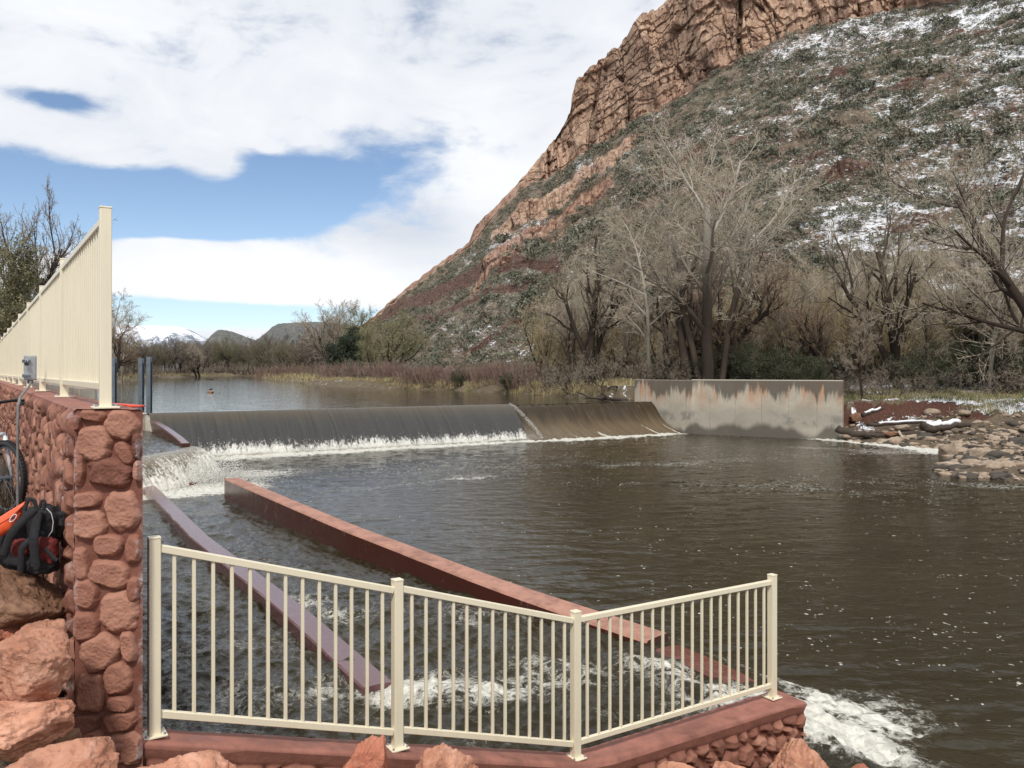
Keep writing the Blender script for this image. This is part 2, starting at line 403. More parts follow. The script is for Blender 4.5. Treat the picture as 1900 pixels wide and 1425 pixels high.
# pale band under the top, greyer low
cc = g.mix(g.m('MULTIPLY', g.sm(z_, -1.6, -2.3), .30), cc, (.24, .235, .21))
rust = g.m('MULTIPLY', g.m('MULTIPLY', g.sm(dr2, .44, .6), g.sm(z_, -2.3, -1.0)), .8)
cc = g.mix(rust, cc, (.50, .26, .15))
rag = g.m('ADD', g.m('ADD', z_, g.m('MULTIPLY', g.m('SUBTRACT', dr, .5), 2.6)), g.m('MULTIPLY', g.m('SUBTRACT', g.noise(al, .55, 3, .5), .53), 3.2))
cc = g.mix(g.m('MULTIPLY', g.sm(rag, -1.45, -.95), .85), cc, (.085, .075, .06))
wl = g.m('ADD', z_, g.m('MULTIPLY', g.m('SUBTRACT', g.noise(al, .30, 4, .5, .4), .5), 3.4))
cc = g.mix(g.m('MULTIPLY', g.sm(wl, -2.95, -3.35), .8), cc, (.06, .052, .042))
fx = g.m('FRACT', g.m('MULTIPLY', g.m('ADD', x_, g.m('MULTIPLY', y_, -.44)), .62)); cc = g.mix(g.m('MULTIPLY', g.m('MULTIPLY', g.m('LESS_THAN', fx, .022), g.sm(nf, .35, .6)), .55), cc, (.12, .10, .08))
cc = g.mix(g.m('MULTIPLY', g.sm(nf, .58, .75), .3), cc, (.1, .09, .08))
cc = g.mix(g.m('MULTIPLY', g.m('MULTIPLY', g.sm(n, .50, .60), g.sm(g.m('ABSOLUTE', g.m('ADD', z_, 2.6)), .5, .1)), .6), cc, (.13, .13, .12))
cc = g.mix(g.sm(z_, -.47, -.43), cc, (.42, .38, .32))
g.put(b.inputs['Base Color'], cc); b.inputs['Roughness'].default_value = .85; bump(g, b, nf, .3, .02)
M['greyconc'] = simple('grey_concrete', (.36, .33, .28), .85, .3, 5, bmp=.2)

# flowing water bodies: attr 'foam' drives lacy foam, 'rough' turbulence
def water(name, body, bscale=1.0, bstr=.35, foamcol=(.80, .78, .70), rough=.06, deepvar=True):
    m_, g, b = mat(name); c = objco(g)
    fo = g.attr('foam'); tu = g.attr('turb')
    big = g.noise(c, .35, 3, .5)
    bc = g.ramp(big, [(.35, tuple(x*.85 for x in body)), (.65, tuple(x*1.15 for x in body))])
    lace = g.noise(c, 3.0, 8, .70, .45); lace2 = g.noise(c, 13.0, 7, .72, .3)
    rid = g.m('SUBTRACT', 1.0, g.m('MULTIPLY', g.m('ABSOLUTE', g.m('SUBTRACT', lace, .5)), 7.0))
    pat = g.m('ADD', g.m('MULTIPLY', rid, .55), g.m('MULTIPLY', lace2, .75))
    ff = g.m('ADD', pat, g.m('MULTIPLY', fo, 1.35))
    ff = g.m('MULTIPLY', g.sm(ff, 1.22, 1.72), g.sm(fo, .02, .16))
    # small floating flecks
    vo = g.new('ShaderNodeTexVoronoi', feature='F1'); g.put(vo.inputs['Vector'], g.vm('ADD', g.vm('MULTIPLY', c, (.8, 1.0, 0)), g.vm('MULTIPLY', g.xyz(lace, lace2, 0.0), (.16, .16, 0)))); vo.inputs['Scale'].default_value = 19
    cr = g.sep(vo.outputs['Color'])
    rad = g.m('MULTIPLY', g.m('ADD', .02, g.m('MULTIPLY', g.m('POWER', cr[1], 1.7), .44)), 1.0)
    fl = g.m('MULTIPLY', g.sm(g.m('SUBTRACT', vo.outputs['Distance'], rad), 0.02, -.05), g.m('LESS_THAN', cr[0], g.m('MULTIPLY', g.attr('fleck'), g.m('MULTIPLY', g.sm(g.noise(c, 1.6, 5, .7), .46, .62), 1.6))))
    ff = g.m('MAXIMUM', ff, g.m('MULTIPLY', fl, .82))
    fcn = g.ramp(g.noise(c, 11, 6, .7), [(.35, tuple(x*.55 for x in foamcol)), (.62, foamcol)])
    g.put(b.inputs['Base Color'], g.mix(g.m('MULTIPLY', ff, .93), bc, fcn))
    g.put(b.inputs['Roughness'], g.m('ADD', rough, g.m('MULTIPLY', ff, .55)))
    b.inputs['IOR'].default_value = 1.33
    b.inputs['Specular IOR Level'].default_value = .5
    cw = g.vm('MULTIPLY', c, (1.0, 1.7, 1.0))
    h = g.m('ADD', g.m('MULTIPLY', g.noise(cw, 3.0*bscale, 3, .5, .6), 1.0), g.m('MULTIPLY', g.noise(cw, 9.0*bscale, 3, .5, .4), .35))
    h = g.m('ADD', h, g.m('MULTIPLY', g.m('MULTIPLY', tu, g.noise(c, 14*bscale, 5, .6, .5)), .7))
    h = g.m('ADD', h, g.m('MULTIPLY', ff, .35))
    bump(g, b, h, bstr, .06/bscale)
    return m_
M['pool'] = water('muddy_river_water', (.027, .0215, .009), 1.0, .36)
M['upwater'] = water('calm_river_water', (.04, .036, .026), .55, .15, rough=.04)
# sheets of falling water. UV-like attrs: su (metres along), sd (0 top .. 1 bottom), seg
def fallmat(name, top, low, white, wk, off=0.0, ysc=4.0, xsc=9):
    m_, g, b = mat(name); su = g.attr('su'); sd = g.attr('sd')
    v = g.xyz(g.m('MULTIPLY', su, 1.0), g.m('MULTIPLY', sd, .9), 0.0)
    s1 = g.noise(g.vm('MULTIPLY', v, (2.2, 1.3, 1)), 1.0, 6, .62, .25); s2 = g.noise(g.vm('MULTIPLY', v, (xsc, ysc, 1)), 1.0, 6, .7, .4)
    s3 = g.noise(g.vm('MULTIPLY', v, (.5, .5, 1)), 1.0, 3, .5)
    cc = g.mix(g.sm(g.m('ADD', sd, g.m('MULTIPLY', g.m('SUBTRACT', s1, .5), .5)), .15, .65), top, low)
    cc = g.mix(g.m('MULTIPLY', g.sm(s2, .55, .75), .35), cc, tuple(min(1, x*2.2) for x in low))
    s4 = g.noise(g.vm('MULTIPLY', v, (7.0, .7, 1)), 1.0, 5, .6, .15); cc = g.mix(g.m('MULTIPLY', g.sm(s4, .48, .70), .32), cc, tuple(x*.45 for x in low)); cc = g.mix(g.m('MULTIPLY', g.sm(s4, .46, .30), .16), cc, tuple(min(1, x*2.4) for x in low))
    f = g.m('ADD', g.m('MULTIPLY', sd, wk), g.m('ADD', g.m('MULTIPLY', g.m('SUBTRACT', s2, .5), 1.6), g.m('MULTIPLY', g.m('SUBTRACT', s1, .5), .9)))
    f = g.m('ADD', f, g.m('MULTIPLY', g.attr('foam'), 1.2))
    f = g.sm(g.m('ADD', f, off), .80, 1.25)
    g.put(b.inputs['Base Color'], g.mix(f, cc, white)); g.put(b.inputs['Roughness'], g.m('ADD', .16, g.m('MULTIPLY', f, .5)))
    b.inputs['IOR'].default_value = 1.33
    bump(g, b, g.m('ADD', g.m('ADD', g.m('MULTIPLY', s2, g.m('ADD', .15, sd)), g.m('MULTIPLY', s4, .9)), g.m('MULTIPLY', f, .6)), .35, .06); return m_
M['fall_dark'] = fallmat('smooth_falling_water', (.085, .070, .048), (.060, .059, .057), (.72, .71, .66), .80, -.02, 26.0, 11)
M['fall_thin'] = fallmat('thin_sheet_over_concrete', (.045, .033, .020), (.135, .100, .062), (.70, .67, .58), .55)
M['fall_lacy'] = fallmat('broken_falling_water', (.20, .165, .115), (.11, .085, .058), (.78, .75, .67), .55, .74, 12.0, 11)
m_, g, b = mat('white_spray'); M['spray'] = m_
b.inputs['Base Color'].default_value = (.82, .81, .77, 1); b.inputs['Roughness'].default_value = .5
# ---------------------------------------------------------------- terrain, hill, far ridges
m_, g, b = mat('valley_ground'); M['ground'] = m_
c = objco(g); n = g.noise(c, .8, 7, .65, .3); nf = g.noise(c, 7, 6, .7); ng = g.noise(c, 40, 4, .6)
a = g.new('ShaderNodeAttribute', attribute_name='gm'); snow, dirt, gras = g.sep(a.outputs['Color'])
cc = g.ramp(n, [(.3, (.085, .062, .042)), (.55, (.15, .115, .08)), (.75, (.22, .18, .13))])
grs = g.ramp(nf, [(.3, (.06, .055, .03)), (.55, (.15, .13, .075)), (.75, (.28, .24, .15))])
cc = g.mix(g.sm(g.m('ADD', gras, g.m('MULTIPLY', g.m('SUBTRACT', nf, .5), .8)), .4, .6), cc, grs)
drt = g.ramp(nf, [(.3, (.055, .028, .021)), (.6, (.12, .055, .040)), (.8, (.18, .10, .075))])
cc = g.mix(g.sm(g.m('ADD', dirt, g.m('MULTIPLY', g.m('SUBTRACT', n, .5), .6)), .4, .6), cc, drt)
cc = g.mix(g.m('MULTIPLY', g.sm(ng, .5, .7), .5), cc, (.05, .04, .03))
sn = g.m('ADD', snow, g.m('ADD', g.m('MULTIPLY', g.m('SUBTRACT', nf, .5), 1.3), g.m('MULTIPLY', g.m('SUBTRACT', n, .5), 1.5)))
sn = g.sm(sn, .56, .64)
cc = g.mix(sn, cc, (.80, .82, .86))
g.put(b.inputs['Base Color'], cc); b.inputs['Roughness'].default_value = .9; b.inputs['Specular IOR Level'].default_value = .2
bump(g, b, g.m('ADD', nf, g.m('ADD', g.m('MULTIPLY', ng, .4), g.m('MULTIPLY', sn, .5))), .7, .12)

# hill: attr hm = (rock, red, snow); hill2 = cliff tint
m_, g, b = mat('hillside'); M['hill'] = m_
c = objco(g)
a = g.new('ShaderNodeAttribute', attribute_name='hm'); rk, red, snow = g.sep(a.outputs['Color'])
n = g.noise(c, .09, 6, .6, .3); n1_ = g.noise(c, .45, 7, .65, .2); nf = g.noise(c, 1.6, 6, .7)
cs = g.vm('MULTIPLY', c, (1, 1, 2.6))
ns = g.noise(cs, 1.5, 8, .76, .2)
soil = g.ramp(nf, [(.3, (.10, .078, .06)), (.5, (.20, .155, .115)), (.7, (.32, .26, .20))])
veg = g.ramp(nf, [(.3, (.065, .064, .043)), (.55, (.135, .13, .088)), (.75, (.23, .205, .14))])
cc = g.mix(g.sm(n1_, .47, .58), soil, veg); cc = g.mix(g.m('MULTIPLY', g.sm(g.noise(c, .05, 4, .6), .45, .6), .45), cc, (.13, .075, .052))
rd = g.ramp(nf, [(.32, (.05, .034, .027)), (.5, (.125, .074, .057)), (.72, (.24, .155, .118))]); rl_ = g.noise(g.vm('MULTIPLY', c, (.3, .3, 2.2)), 1.0, 6, .7, .5); rd = g.mix(g.m('MULTIPLY', g.sm(rl_, .50, .60), .75), rd, (.05, .028, .023))
cc = g.mix(g.sm(g.m('ADD', red, g.m('MULTIPLY', g.m('SUBTRACT', n1_, .5), 1.2)), .42, .58), cc, rd)
cl = g.vm('MULTIPLY', c, (1, 1, .38)); cn = g.noise(cl, .32, 8, .68, .5); cn2 = g.noise(cl, 1.1, 7, .72, .4)
cv = g.noise(g.vm('MULTIPLY', c, (1, 1, .12)), .28, 6, .65, .5)
rc = g.ramp(cn, [(.25, (.17, .085, .06)), (.36, (.33, .21, .15)), (.48, (.47, .315, .225)), (.60, (.56, .40, .29)), (.78, (.64, .50, .38))])
stn = g.noise(g.vm('MULTIPLY', c, (.25, .25, 1.5)), .9, 7, .7, .6)
rc = g.mix(g.m('MULTIPLY', g.sm(stn, .52, .62), g.m('ADD', g.m('MULTIPLY', g.attr('lay'), .8), .12)), rc, (.11, .065, .052))
rc = g.mix(g.m('MULTIPLY', g.sm(cv, .53, .64), .7), rc, (.12, .075, .06))
rc = g.mix(g.m('MULTIPLY', g.sm(cn2, .56, .70), .48), rc, (.10, .06, .05))
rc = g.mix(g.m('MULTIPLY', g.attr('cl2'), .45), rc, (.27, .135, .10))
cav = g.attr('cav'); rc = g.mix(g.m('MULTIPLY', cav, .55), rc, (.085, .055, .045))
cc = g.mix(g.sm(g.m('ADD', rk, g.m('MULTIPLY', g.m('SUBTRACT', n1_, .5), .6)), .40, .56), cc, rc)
sn = g.m('ADD', g.m('ADD', snow, .205), g.m('ADD', g.m('MULTIPLY', g.m('SUBTRACT', ns, .5), 3.0), g.m('MULTIPLY', g.m('SUBTRACT', n1_, .5), .9)))
sn = g.m('MULTIPLY', g.sm(sn, .60, .72), 1.0)
cc = g.mix(sn, cc, (.80, .82, .86))
g.put(b.inputs['Base Color'], cc); b.inputs['Roughness'].default_value = .92; b.inputs['Specular IOR Level'].default_value = .15
bump(g, b, g.m('ADD', g.m('MULTIPLY', cn2, 1.2), nf), .8, .5)

XLt = ([0, 35, 60, 100, 137, 263, 307, 380, 425, 440], [.95, -21.8, -34, -50.5, -66, -115, -122, -138, -140, -130])
XRt = ([53.5, 54.7, 67.3, 83.3, 91.9, 106.8, 122.9, 158, 291, 425, 440], [8.0, 6.4, 1.6, -5.3, -13.4, -24.3, -28.4, -42.5, -89, -130, -132])
XSt = ([0, 24, 27, 29.3, 31, 33.5, 38.5, 42, 44.1, 49, 53.5], [19, 18.4, 16.9, 15.4, 16.2, 18.2, 20.0, 18.6, 17.6, 10.5, 8.0])
WALLB = None
def terrain_z(x, y):
    nz = fbm(x*.25, y*.25, 0, 4, 3); nz2 = fbm(x*1.3, y*1.3, 0, 3, 5)
    dl = (np.interp(y, *XLt)-x)*.75 + nz*1.2                    # distance inland, left bank
    yr = np.interp(y, XRt[0], XRt[1]); ys = np.interp(y, XSt[0], XSt[1])
    xr = np.where(y > 53.5, yr, ys)
    dr = (x-xr)*.8
    dr = dr + np.where(y > 53.5, nz*1.2, nz*.35+nz2*.12)
    up = y > 53.5
    zr_up = -1.8+np.clip(dr*.45, -1.5, .75)+np.clip(dr, 0, 1)*(nz*.25+nz2*.08)
    # downstream gravel bar rising to a cut red bank
    wd_ = sst(22.5, 27, x)*3.6; cut = sst(46.0-wd_, 47.6+wd_*.6, y+nz*1.3+nz2*.7)
    bar = -3.6+np.clip(dr*.16, -1.5, 1.15)+np.clip(dr, 0, 1)*(nz*.14+nz2*.12)+cut*(1-cut)*nz2*1.2
    top = -1.58+.75*sst(48.5, 62, y)+nz*.16+nz2*.10
    zr_dn = np.where(dr > -.3, bar*(1-cut)+np.maximum(top, bar)*cut, bar)
    # land behind the wing wall
    uu = x*E1[0]+y*E1[1]; vv = x*E2[0]+y*E2[1]
    behind = (y > 43.5) & ((x-17.6)*(-7.85)-(y-44.1)*(-7.15) < 0)
    zr = np.where(up, zr_up, zr_dn)
    bh = (((x-17.6)*7.15-(y-44.1)*(-7.15)*0) > -1e9) & (uu > 35.75) & (vv < 44) & ((x-17.95)*(.838*3.4-.545*(-7.8))*0 == 0)
    pA = np.array(uv(35.4, 35.1)); pB = np.array([17.6, 44.1]); dd_ = (pB-pA)/np.linalg.norm(pB-pA); sd_ = (x-pA[0])*(-dd_[1])+(y-pA[1])*dd_[0]
    zr = np.where(bh & (sd_ > .45) & (y > 44.3), np.where((x < 17.5) | (y > 48.5), np.maximum(zr, -.85-np.clip(x-16.8, 0, 9)*.45), zr), zr); zr = np.where(((uu < 35.75) & (uu > 6) & (vv > 35) & (vv < 41)) | ((sd_ < .45) & (y > 44.2) & (vv < 36) & (uu > 33.5) & (x < 17.9)), -5.0, zr)
    wB = sst(12, 15, x)*(y > 53.5); zr = np.where(wB > .5, top, zr)
    zr = np.where(up & (dr > 6) & (wB < .5), np.maximum(zr, -.95+nz*.2), zr)
    zl = -1.8+np.clip(dl*.5, -4.5, .9)+np.clip(dl, 0, 1)*(nz*.2+nz2*.05)
    far = sst(425, 440, y)
    z = np.maximum(zl, zr); z = np.where(far > 0, np.maximum(z, -2.4+far*1.7), z)
    # bed under the lower pool
    low = (vv < 38) & (dr < -1.0) & (uu > .4)
    z = np.where(low, -5.0, z)
    # left land beside the retaining wall
    ll = (uu <= .55) & (vv < 60)
    z = np.where(ll, -1.35+nz*.08, z)
    return z, dr, cut, nz, nz2, uu, vv
tt = np.linspace(-1.6, 1.6, 760); rr = 1/np.linspace(1/14.0, 1/2600.0, 420)
T, R = np.meshgrid(tt, rr); X = T*R; Yg = R
Z, dr, cut, nz, nz2, uu, vv = terrain_z(X.ravel(), Yg.ravel())
xf, yf = X.ravel(), Yg.ravel()
right = dr > 0
snw = np.where(right & (yf < 60), .52*sst(44.0, 46.0, yf)+.10*sst(24, 30, xf), .28)
snw = np.where(right & (yf < 60) & (cut > .25) & (cut < .9), .05+.6*sst(23.5, 26, xf), snw)
snw = np.where(right & (yf < 60) & (cut >= .9), .52+.40*sst(22, 26, xf), snw)
snw = np.where(right & (yf < 44.4), -.3, snw); snw = np.where(yf > 110, .34, snw); snw = np.where(uu < .6, 0.0, snw)
drt = np.where(right & (yf < 60) & (cut > .06) & (cut < .93), 1.0*sst(27.5, 24, xf), 0.0); drt = np.where(right & (yf < 50) & (cut <= .12) & (yf > 44), .45, drt)
grs_ = np.where(right & (cut < .5) & (yf < 46), .0+.45*sst(23, 28, xf), .45); grs_ = np.where(uu < .6, .3, grs_)
gr = mesh_np('ground', np.stack([xf, yf, Z], 1), grid_faces(len(rr), len(tt)), M['ground'], attrs={'gm': np.stack([snw, drt, grs_], 1)})
tag(gr, kind='structure')

# ---- the big hill
hp = np.concatenate([np.linspace(540, 1920, 900), np.linspace(1924, 2800, 150)])
tl = lambda xs, ys: np.interp(hp, xs, ys)
Yf = tl([540,640,700,760,860,960,1060,1180,1300,1500,1700,1900,2300,2800], [240,135,112,106,97,84,74,66,63,60,58,56,50,44])
Yb = tl([540,640,740,870,900,977,1036,1113,1187,1300,1500,1700,1900,2800], [420,360,310,272,262,248,238,228,218,207,196,186,176,150])
sil = tl([540,600,640,690,740,800,833,870,885,929,977,1021,1050,1058,1062,1067,1090,1113,1140,1154,1172,1190,1224,1300,1500,1900,2800], [672,650,622,590,545,500,475,450,416,372,320,258,215,195,165,145,128,107,86,74,48,22,4,-60,-190,-300,-300])
sil = sil+pn(hp/9, hp*0+.3, 0, 4)*3.2+pn(hp/30, hp*0+.7, 0, 5)*5*(hp > 860)
cb = tl([540,740,870,929,977,1036,1076,1113,1150,1187,1260,1316,1426,1571,1742,1900,2800], [676,551,455,387,350,326,291,272,250,217,180,142,92,35,0,-50,-170])
cb = np.maximum(cb+pn(hp/25, hp*0+.2, 0, 8)*5, sil+3)
nc = len(hp); tcol = (hp-950)/FPX
s1 = np.linspace(0, 1, 380)[:, None]; zf = -1.4
zb = (HOR-cb)/FPX*Yb
# slope in elevation terms: nearly even spacing on the picture, gully relief added below
Ys = Yf+(Yb-Yf)*s1; Zs = zf+(zb-zf)*(s1**1.18)
s2 = np.linspace(0, 1, 270)[1:, None]
ztop_tan = (HOR-sil)/FPX; hc = np.maximum(ztop_tan*Yb-zb, .2)
Yt = Yb+hc*.30+2; zt = ztop_tan*Yt
Yc = Yb+(Yt-Yb)*(s2**1.25); Zc = zb+(zt-zb)*s2
s3 = np.linspace(0, 1, 24)[1:, None]
Yp = Yt+s3*160; Zp = zt-s3*12+0*s3
YY = np.vstack([Ys, Yc, Yp]); ZZ = np.vstack([Zs, Zc, Zp])
nr = len(YY); XX = tcol[None, :]*YY
PY = HOR-ZZ/YY*FPX                                     # only used to lay the strata parallel to the cliff foot
H = np.broadcast_to(hp[None, :], YY.shape); D = PY-cb[None, :]
row = np.arange(nr)[:, None]; isl = np.broadcast_to(row < len(Ys), YY.shape); icl = np.broadcast_to((row >= len(Ys)) & (row < len(Ys)+len(Yc)), YY.shape)
arc = np.cumsum(np.concatenate([[0], np.hypot(np.diff(XX[400]), np.diff(YY[400]))]))[None, :]+0*ZZ
wob = fbm(arc*.03, ZZ*.03, 0, 3, 21)*14
rock = np.where(icl, 1.0, 0.0)
band = lambda d, a, b_, e=4: sst(a-e, a+e, d)*(1-sst(b_-e, b_+e, d))
b2 = band(D+wob*.4, 24, 58)*sst(895, 930, H)*(1-sst(1170, 1200, H))
b3 = band(D+wob*.5, 66, 88)*sst(880, 910, H)*(1-sst(1120, 1160, H))*.85
b4 = band(D+wob*.5, 96, 108)*sst(850, 890, H)*(1-sst(1080, 1110, H))*.75
rock = np.maximum(rock, np.where(isl, np.maximum(b2, np.maximum(b3, b4)), 0))
rock = np.where(isl & (D < 8) & (H < 1400), np.maximum(rock, .6*(1-D/8)), rock)
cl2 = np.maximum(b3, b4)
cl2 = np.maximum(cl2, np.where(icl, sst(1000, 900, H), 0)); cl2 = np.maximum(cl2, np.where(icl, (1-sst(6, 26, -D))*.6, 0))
c1 = np.interp(hp, [700, 742, 850, 963, 1100], [10, 20, 61, 128, 190])[None, :]; c2 = np.interp(hp, [700, 800, 890, 1004, 1150], [110, 160, 200, 243, 300])[None, :]
red = band(D+wob, c1-16, c1+14, 5)*(1-sst(1000, 1080, H))*1.0
red = np.maximum(red, band(D+wob, c1+34, c1+44, 4)*(1-sst(980, 1040, H))*.8)
red = np.maximum(red, band(D+wob, c2-9, c2+9, 4)*sst(840, 880, H)*(1-sst(1030, 1080, H)))
red = np.maximum(red, sst(.25, .5, fbm(arc*.035+4, D*.028, 0, 4, 31))*.75*sst(1080, 1250, H))
red = np.maximum(red, b4*.8)
sn_f = fbm(arc*.05, D*.03, 1.7, 4, 41)
snow = .15+.17*sst(1300, 1750, H)+sn_f*.26
snow += .20*np.exp(-((D-28)/26)**2)*sst(1330, 1450, H)+.30*np.exp(-((D-14)/9)**2)*sst(1150, 1175, H)*(1-sst(1235, 1260, H))
snow += .12*sst(330, 420, PY)*sst(1450, 1600, H)+.26*sst(480, 600, PY)*sst(1200, 1550, H)-.12*sst(900, 760, H)
snow += .22*np.exp(-((H-1560)/60)**2-((PY-430)/60)**2)+.45*np.exp(-((H-925)/50)**2-((PY-452-(925-H)*.45)/10)**2)+.30*np.exp(-((H-1075)/45)**2-((PY-308-(1075-H)*.2)/14)**2)
snow += .16*sst(1740, 1850, H)*sst(330, 60, PY)
snow += .15*np.exp(-((H-890)/70)**2-((PY-628)/30)**2)
snow = np.where(icl, .02+.0*H, snow); snow = snow*(1-rock*.75)-red*.25
snow = np.clip(snow, 0, 1)
# relief
relief = fbm(arc*.02, D*.012, 0, 4, 51)*5*sst(0, .2, np.clip(s1[-1]*0+ (ZZ+2)/40, 0, 1))
relief += fbm(arc*.12, D*.09, 0, 4, 52)*.9
led = (b2*3.2+b3*2.0+b4*1.6+red*.8)*(1+fbm(arc*.3, ZZ*.2, 0, 3, 53)*.9)
relief -= np.where(isl, led, 0)
lay = np.where(isl, (red+b3+b4)*(hsh(np.floor((D+wob*.8+fbm(arc*.2, D*.1, 0, 2, 3)*3)/5).astype(int), np.floor(arc/7).astype(int), 0, 3)-.5)*1.6, 0)
relief += lay
a_, z_c = arc+pn(arc*.1, ZZ*.05, 0, 61)*1.6, ZZ+pn(arc*.15, ZZ*.15, 0, 62)*1.6
sk = a_+z_c*.18; F1, F2, I1 = vor(sk/7.0, z_c/26, 71, 1.0); G1, G2, I2 = vor(sk/2.7+3, z_c/7.0, 72, 1.0); K1, K2, I3 = vor(sk/1.1, z_c/2.0, 73, 1.0)
cr = (I1-.5)*3.6+(I2-.5)*2.2+(I3-.5)*1.1+fbm(a_*.02, z_c*.012, 0, 3, 74)*9-np.abs(pn(a_*.10, z_c*.022, 0, 75))*-5
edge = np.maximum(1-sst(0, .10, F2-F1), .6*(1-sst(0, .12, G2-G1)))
Lh = -D+wob*.6+fbm(arc*.05, ZZ*.05, 0, 3, 81)*7; lw_ = 15+7*pn(Lh*.02, Lh*0, 0, 82)
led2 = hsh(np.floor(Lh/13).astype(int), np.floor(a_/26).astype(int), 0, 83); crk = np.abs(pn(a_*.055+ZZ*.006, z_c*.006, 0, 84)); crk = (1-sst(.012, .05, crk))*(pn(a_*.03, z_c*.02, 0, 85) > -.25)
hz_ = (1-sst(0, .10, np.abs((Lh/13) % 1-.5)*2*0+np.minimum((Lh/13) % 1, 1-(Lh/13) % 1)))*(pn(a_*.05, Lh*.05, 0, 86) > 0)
cr += (led2-.5)*1.6+crk*1.8+hz_*.35
cr += edge*.25+np.abs(fbm(a_*.14, z_c*.035, 0, 4, 78))*2.2+np.abs(fbm(a_*.5, z_c*.12, 0, 3, 79))*.8
rw = np.where(icl, 1.0, np.where(isl, np.clip(b2*.8+b3*.7+b4*.6+red*.45, 0, .8), 0))
fade = np.where(icl, np.clip(hc[None, :]/14, .12, 1), 1)*np.where(icl, np.clip((-D)/6, 0, 1), 1)
relief = relief*np.where(icl, .15, 1)+cr*rw*fade
lay_a = np.where(isl, np.clip(b2+b3+b4+red, 0, 1), np.clip(1-sst(6, 40, -D), 0, 1)*.7)
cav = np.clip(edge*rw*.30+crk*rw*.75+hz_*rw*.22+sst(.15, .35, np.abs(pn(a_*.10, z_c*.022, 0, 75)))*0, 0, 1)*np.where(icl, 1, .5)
relief[-len(Yp):] *= .3
# push along the plan view ray (towards / away from the valley) and slightly down for slopes
YY2 = YY+relief*np.where(isl, .6, 1.0); ZZ2 = ZZ-np.where(isl, relief*.35, relief*.0)
ZZ2[0] = -4; XX2 = tcol[None, :]*YY2+np.where(icl, pn(arc*.3, ZZ*.15, 0, 77)*.5*fade, 0)
hill = mesh_np('hill', np.stack([XX2.ravel(), YY2.ravel(), ZZ2.ravel()], 1), grid_faces(nr, nc), M['hill'], smooth=True,
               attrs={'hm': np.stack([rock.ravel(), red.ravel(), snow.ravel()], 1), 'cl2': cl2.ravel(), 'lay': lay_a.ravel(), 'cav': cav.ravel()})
ff_ = grid_faces(nr, nc); fs = (rock.ravel()[ff_[:, 0]] < .3); hill.data.polygons.foreach_set('use_smooth', fs)
tag(hill, kind='structure')
def hill_pt(px, s):          # a point of the slope: px column, s 0..1 from foot to cliff foot
    i = np.clip(np.searchsorted(hp, px), 0, nc-1); j = int(np.clip(s, 0, 1)*(len(Ys)-1))
    return XX2[j, i], YY2[j, i], ZZ2[j, i], rock[j, i], red[j, i], snow[j, i], PY[j, i]

# ---- far ridges
def ridge(name, pts, Y, depth, m, seed, amp=1.2, base_y=700, rows=60, fx=.08):
    xs = np.linspace(pts[0][0], pts[-1][0], 260); ys = np.interp(xs, [p[0] for p in pts], [p[1] for p in pts])+pn(xs*fx*2, xs*0+.5, 0, seed)*amp+pn(xs*fx*.5, xs*0+.5, 0, seed+2)*amp*1.5
    s = np.linspace(0, 1, rows)[:, None]
    YYr = Y-depth*(1-s)+0*xs; top = (HOR-ys)/FPX*Y; ZZr = -3+(top+3)*(s**1.1)
    rel = fbm(xs*.05+0*s, s*3+0*xs, 0, 5, seed)*depth*.12*np.sin(np.pi*s); YYr = YYr+rel; ZZr = ZZr+fbm(xs*.08+0*s, s*5+0*xs, 0, 4, seed+5)*top.max()*.10*np.sin(np.pi*s)
    back_Y = YYr[-1:]+depth*.8; back_Z = ZZr[-1:]*0-5
    YYr = np.vstack([YYr, back_Y]); ZZr = np.vstack([ZZr, back_Z]); XXr = (xs-950)/FPX*YYr
    o = mesh_np(name, np.stack([XXr.ravel(), YYr.ravel(), ZZr.ravel()], 1), grid_faces(rows+1, 260), m); tag(o, kind='structure'); return o
def ridgemat(name, lo, hi, snowamt, sc):
    m_, g, b = mat(name); c = objco(g); n = g.noise(c, sc, 8, .68, .3); n2_ = g.noise(c, sc*5, 6, .7)
    cc = g.ramp(n2_, [(.35, lo), (.65, hi)]); zz = g.sep(c)[2]
    f = g.m('ADD', g.m('ADD', n, g.m('MULTIPLY', n2_, .8)), g.m('MULTIPLY', zz, snowamt[1]))
    cc = g.mix(g.sm(f, snowamt[0], snowamt[0]+.12), cc, (.78, .81, .88))
    g.put(b.inputs['Base Color'], cc); b.inputs['Roughness'].default_value = .95; b.inputs['Specular IOR Level'].default_value = 0; return m_
ridge('snowy_mountain', [(-900, 640), (-300, 615), (60, 612), (205, 606), (240, 602), (300, 605), (345, 609), (372, 622), (420, 640), (520, 655)], 6500, 2600, ridgemat('snow_and_pines', (.16, .18, .22), (.28, .31, .36), (1.02, .00075), .0022), 5, 1.4)
ridge('butte', [(340, 668), (375, 640), (392, 622), (404, 613), (412, 612), (425, 614), (440, 618), (470, 630), (520, 650)], 1900, 420, ridgemat('dark_butte', (.09, .095, .095), (.19, .185, .175), (.98, -.0012), .018), 6, .8)
ridge('mesa', [(420, 668), (465, 640), (488, 622), (505, 607), (516, 601), (560, 598), (600, 597), (640, 601), (690, 612), (760, 640)], 1700, 500, ridgemat('dark_mesa', (.095, .10, .10), (.18, .175, .165), (1.05, -.0014), .014), 9, .8)

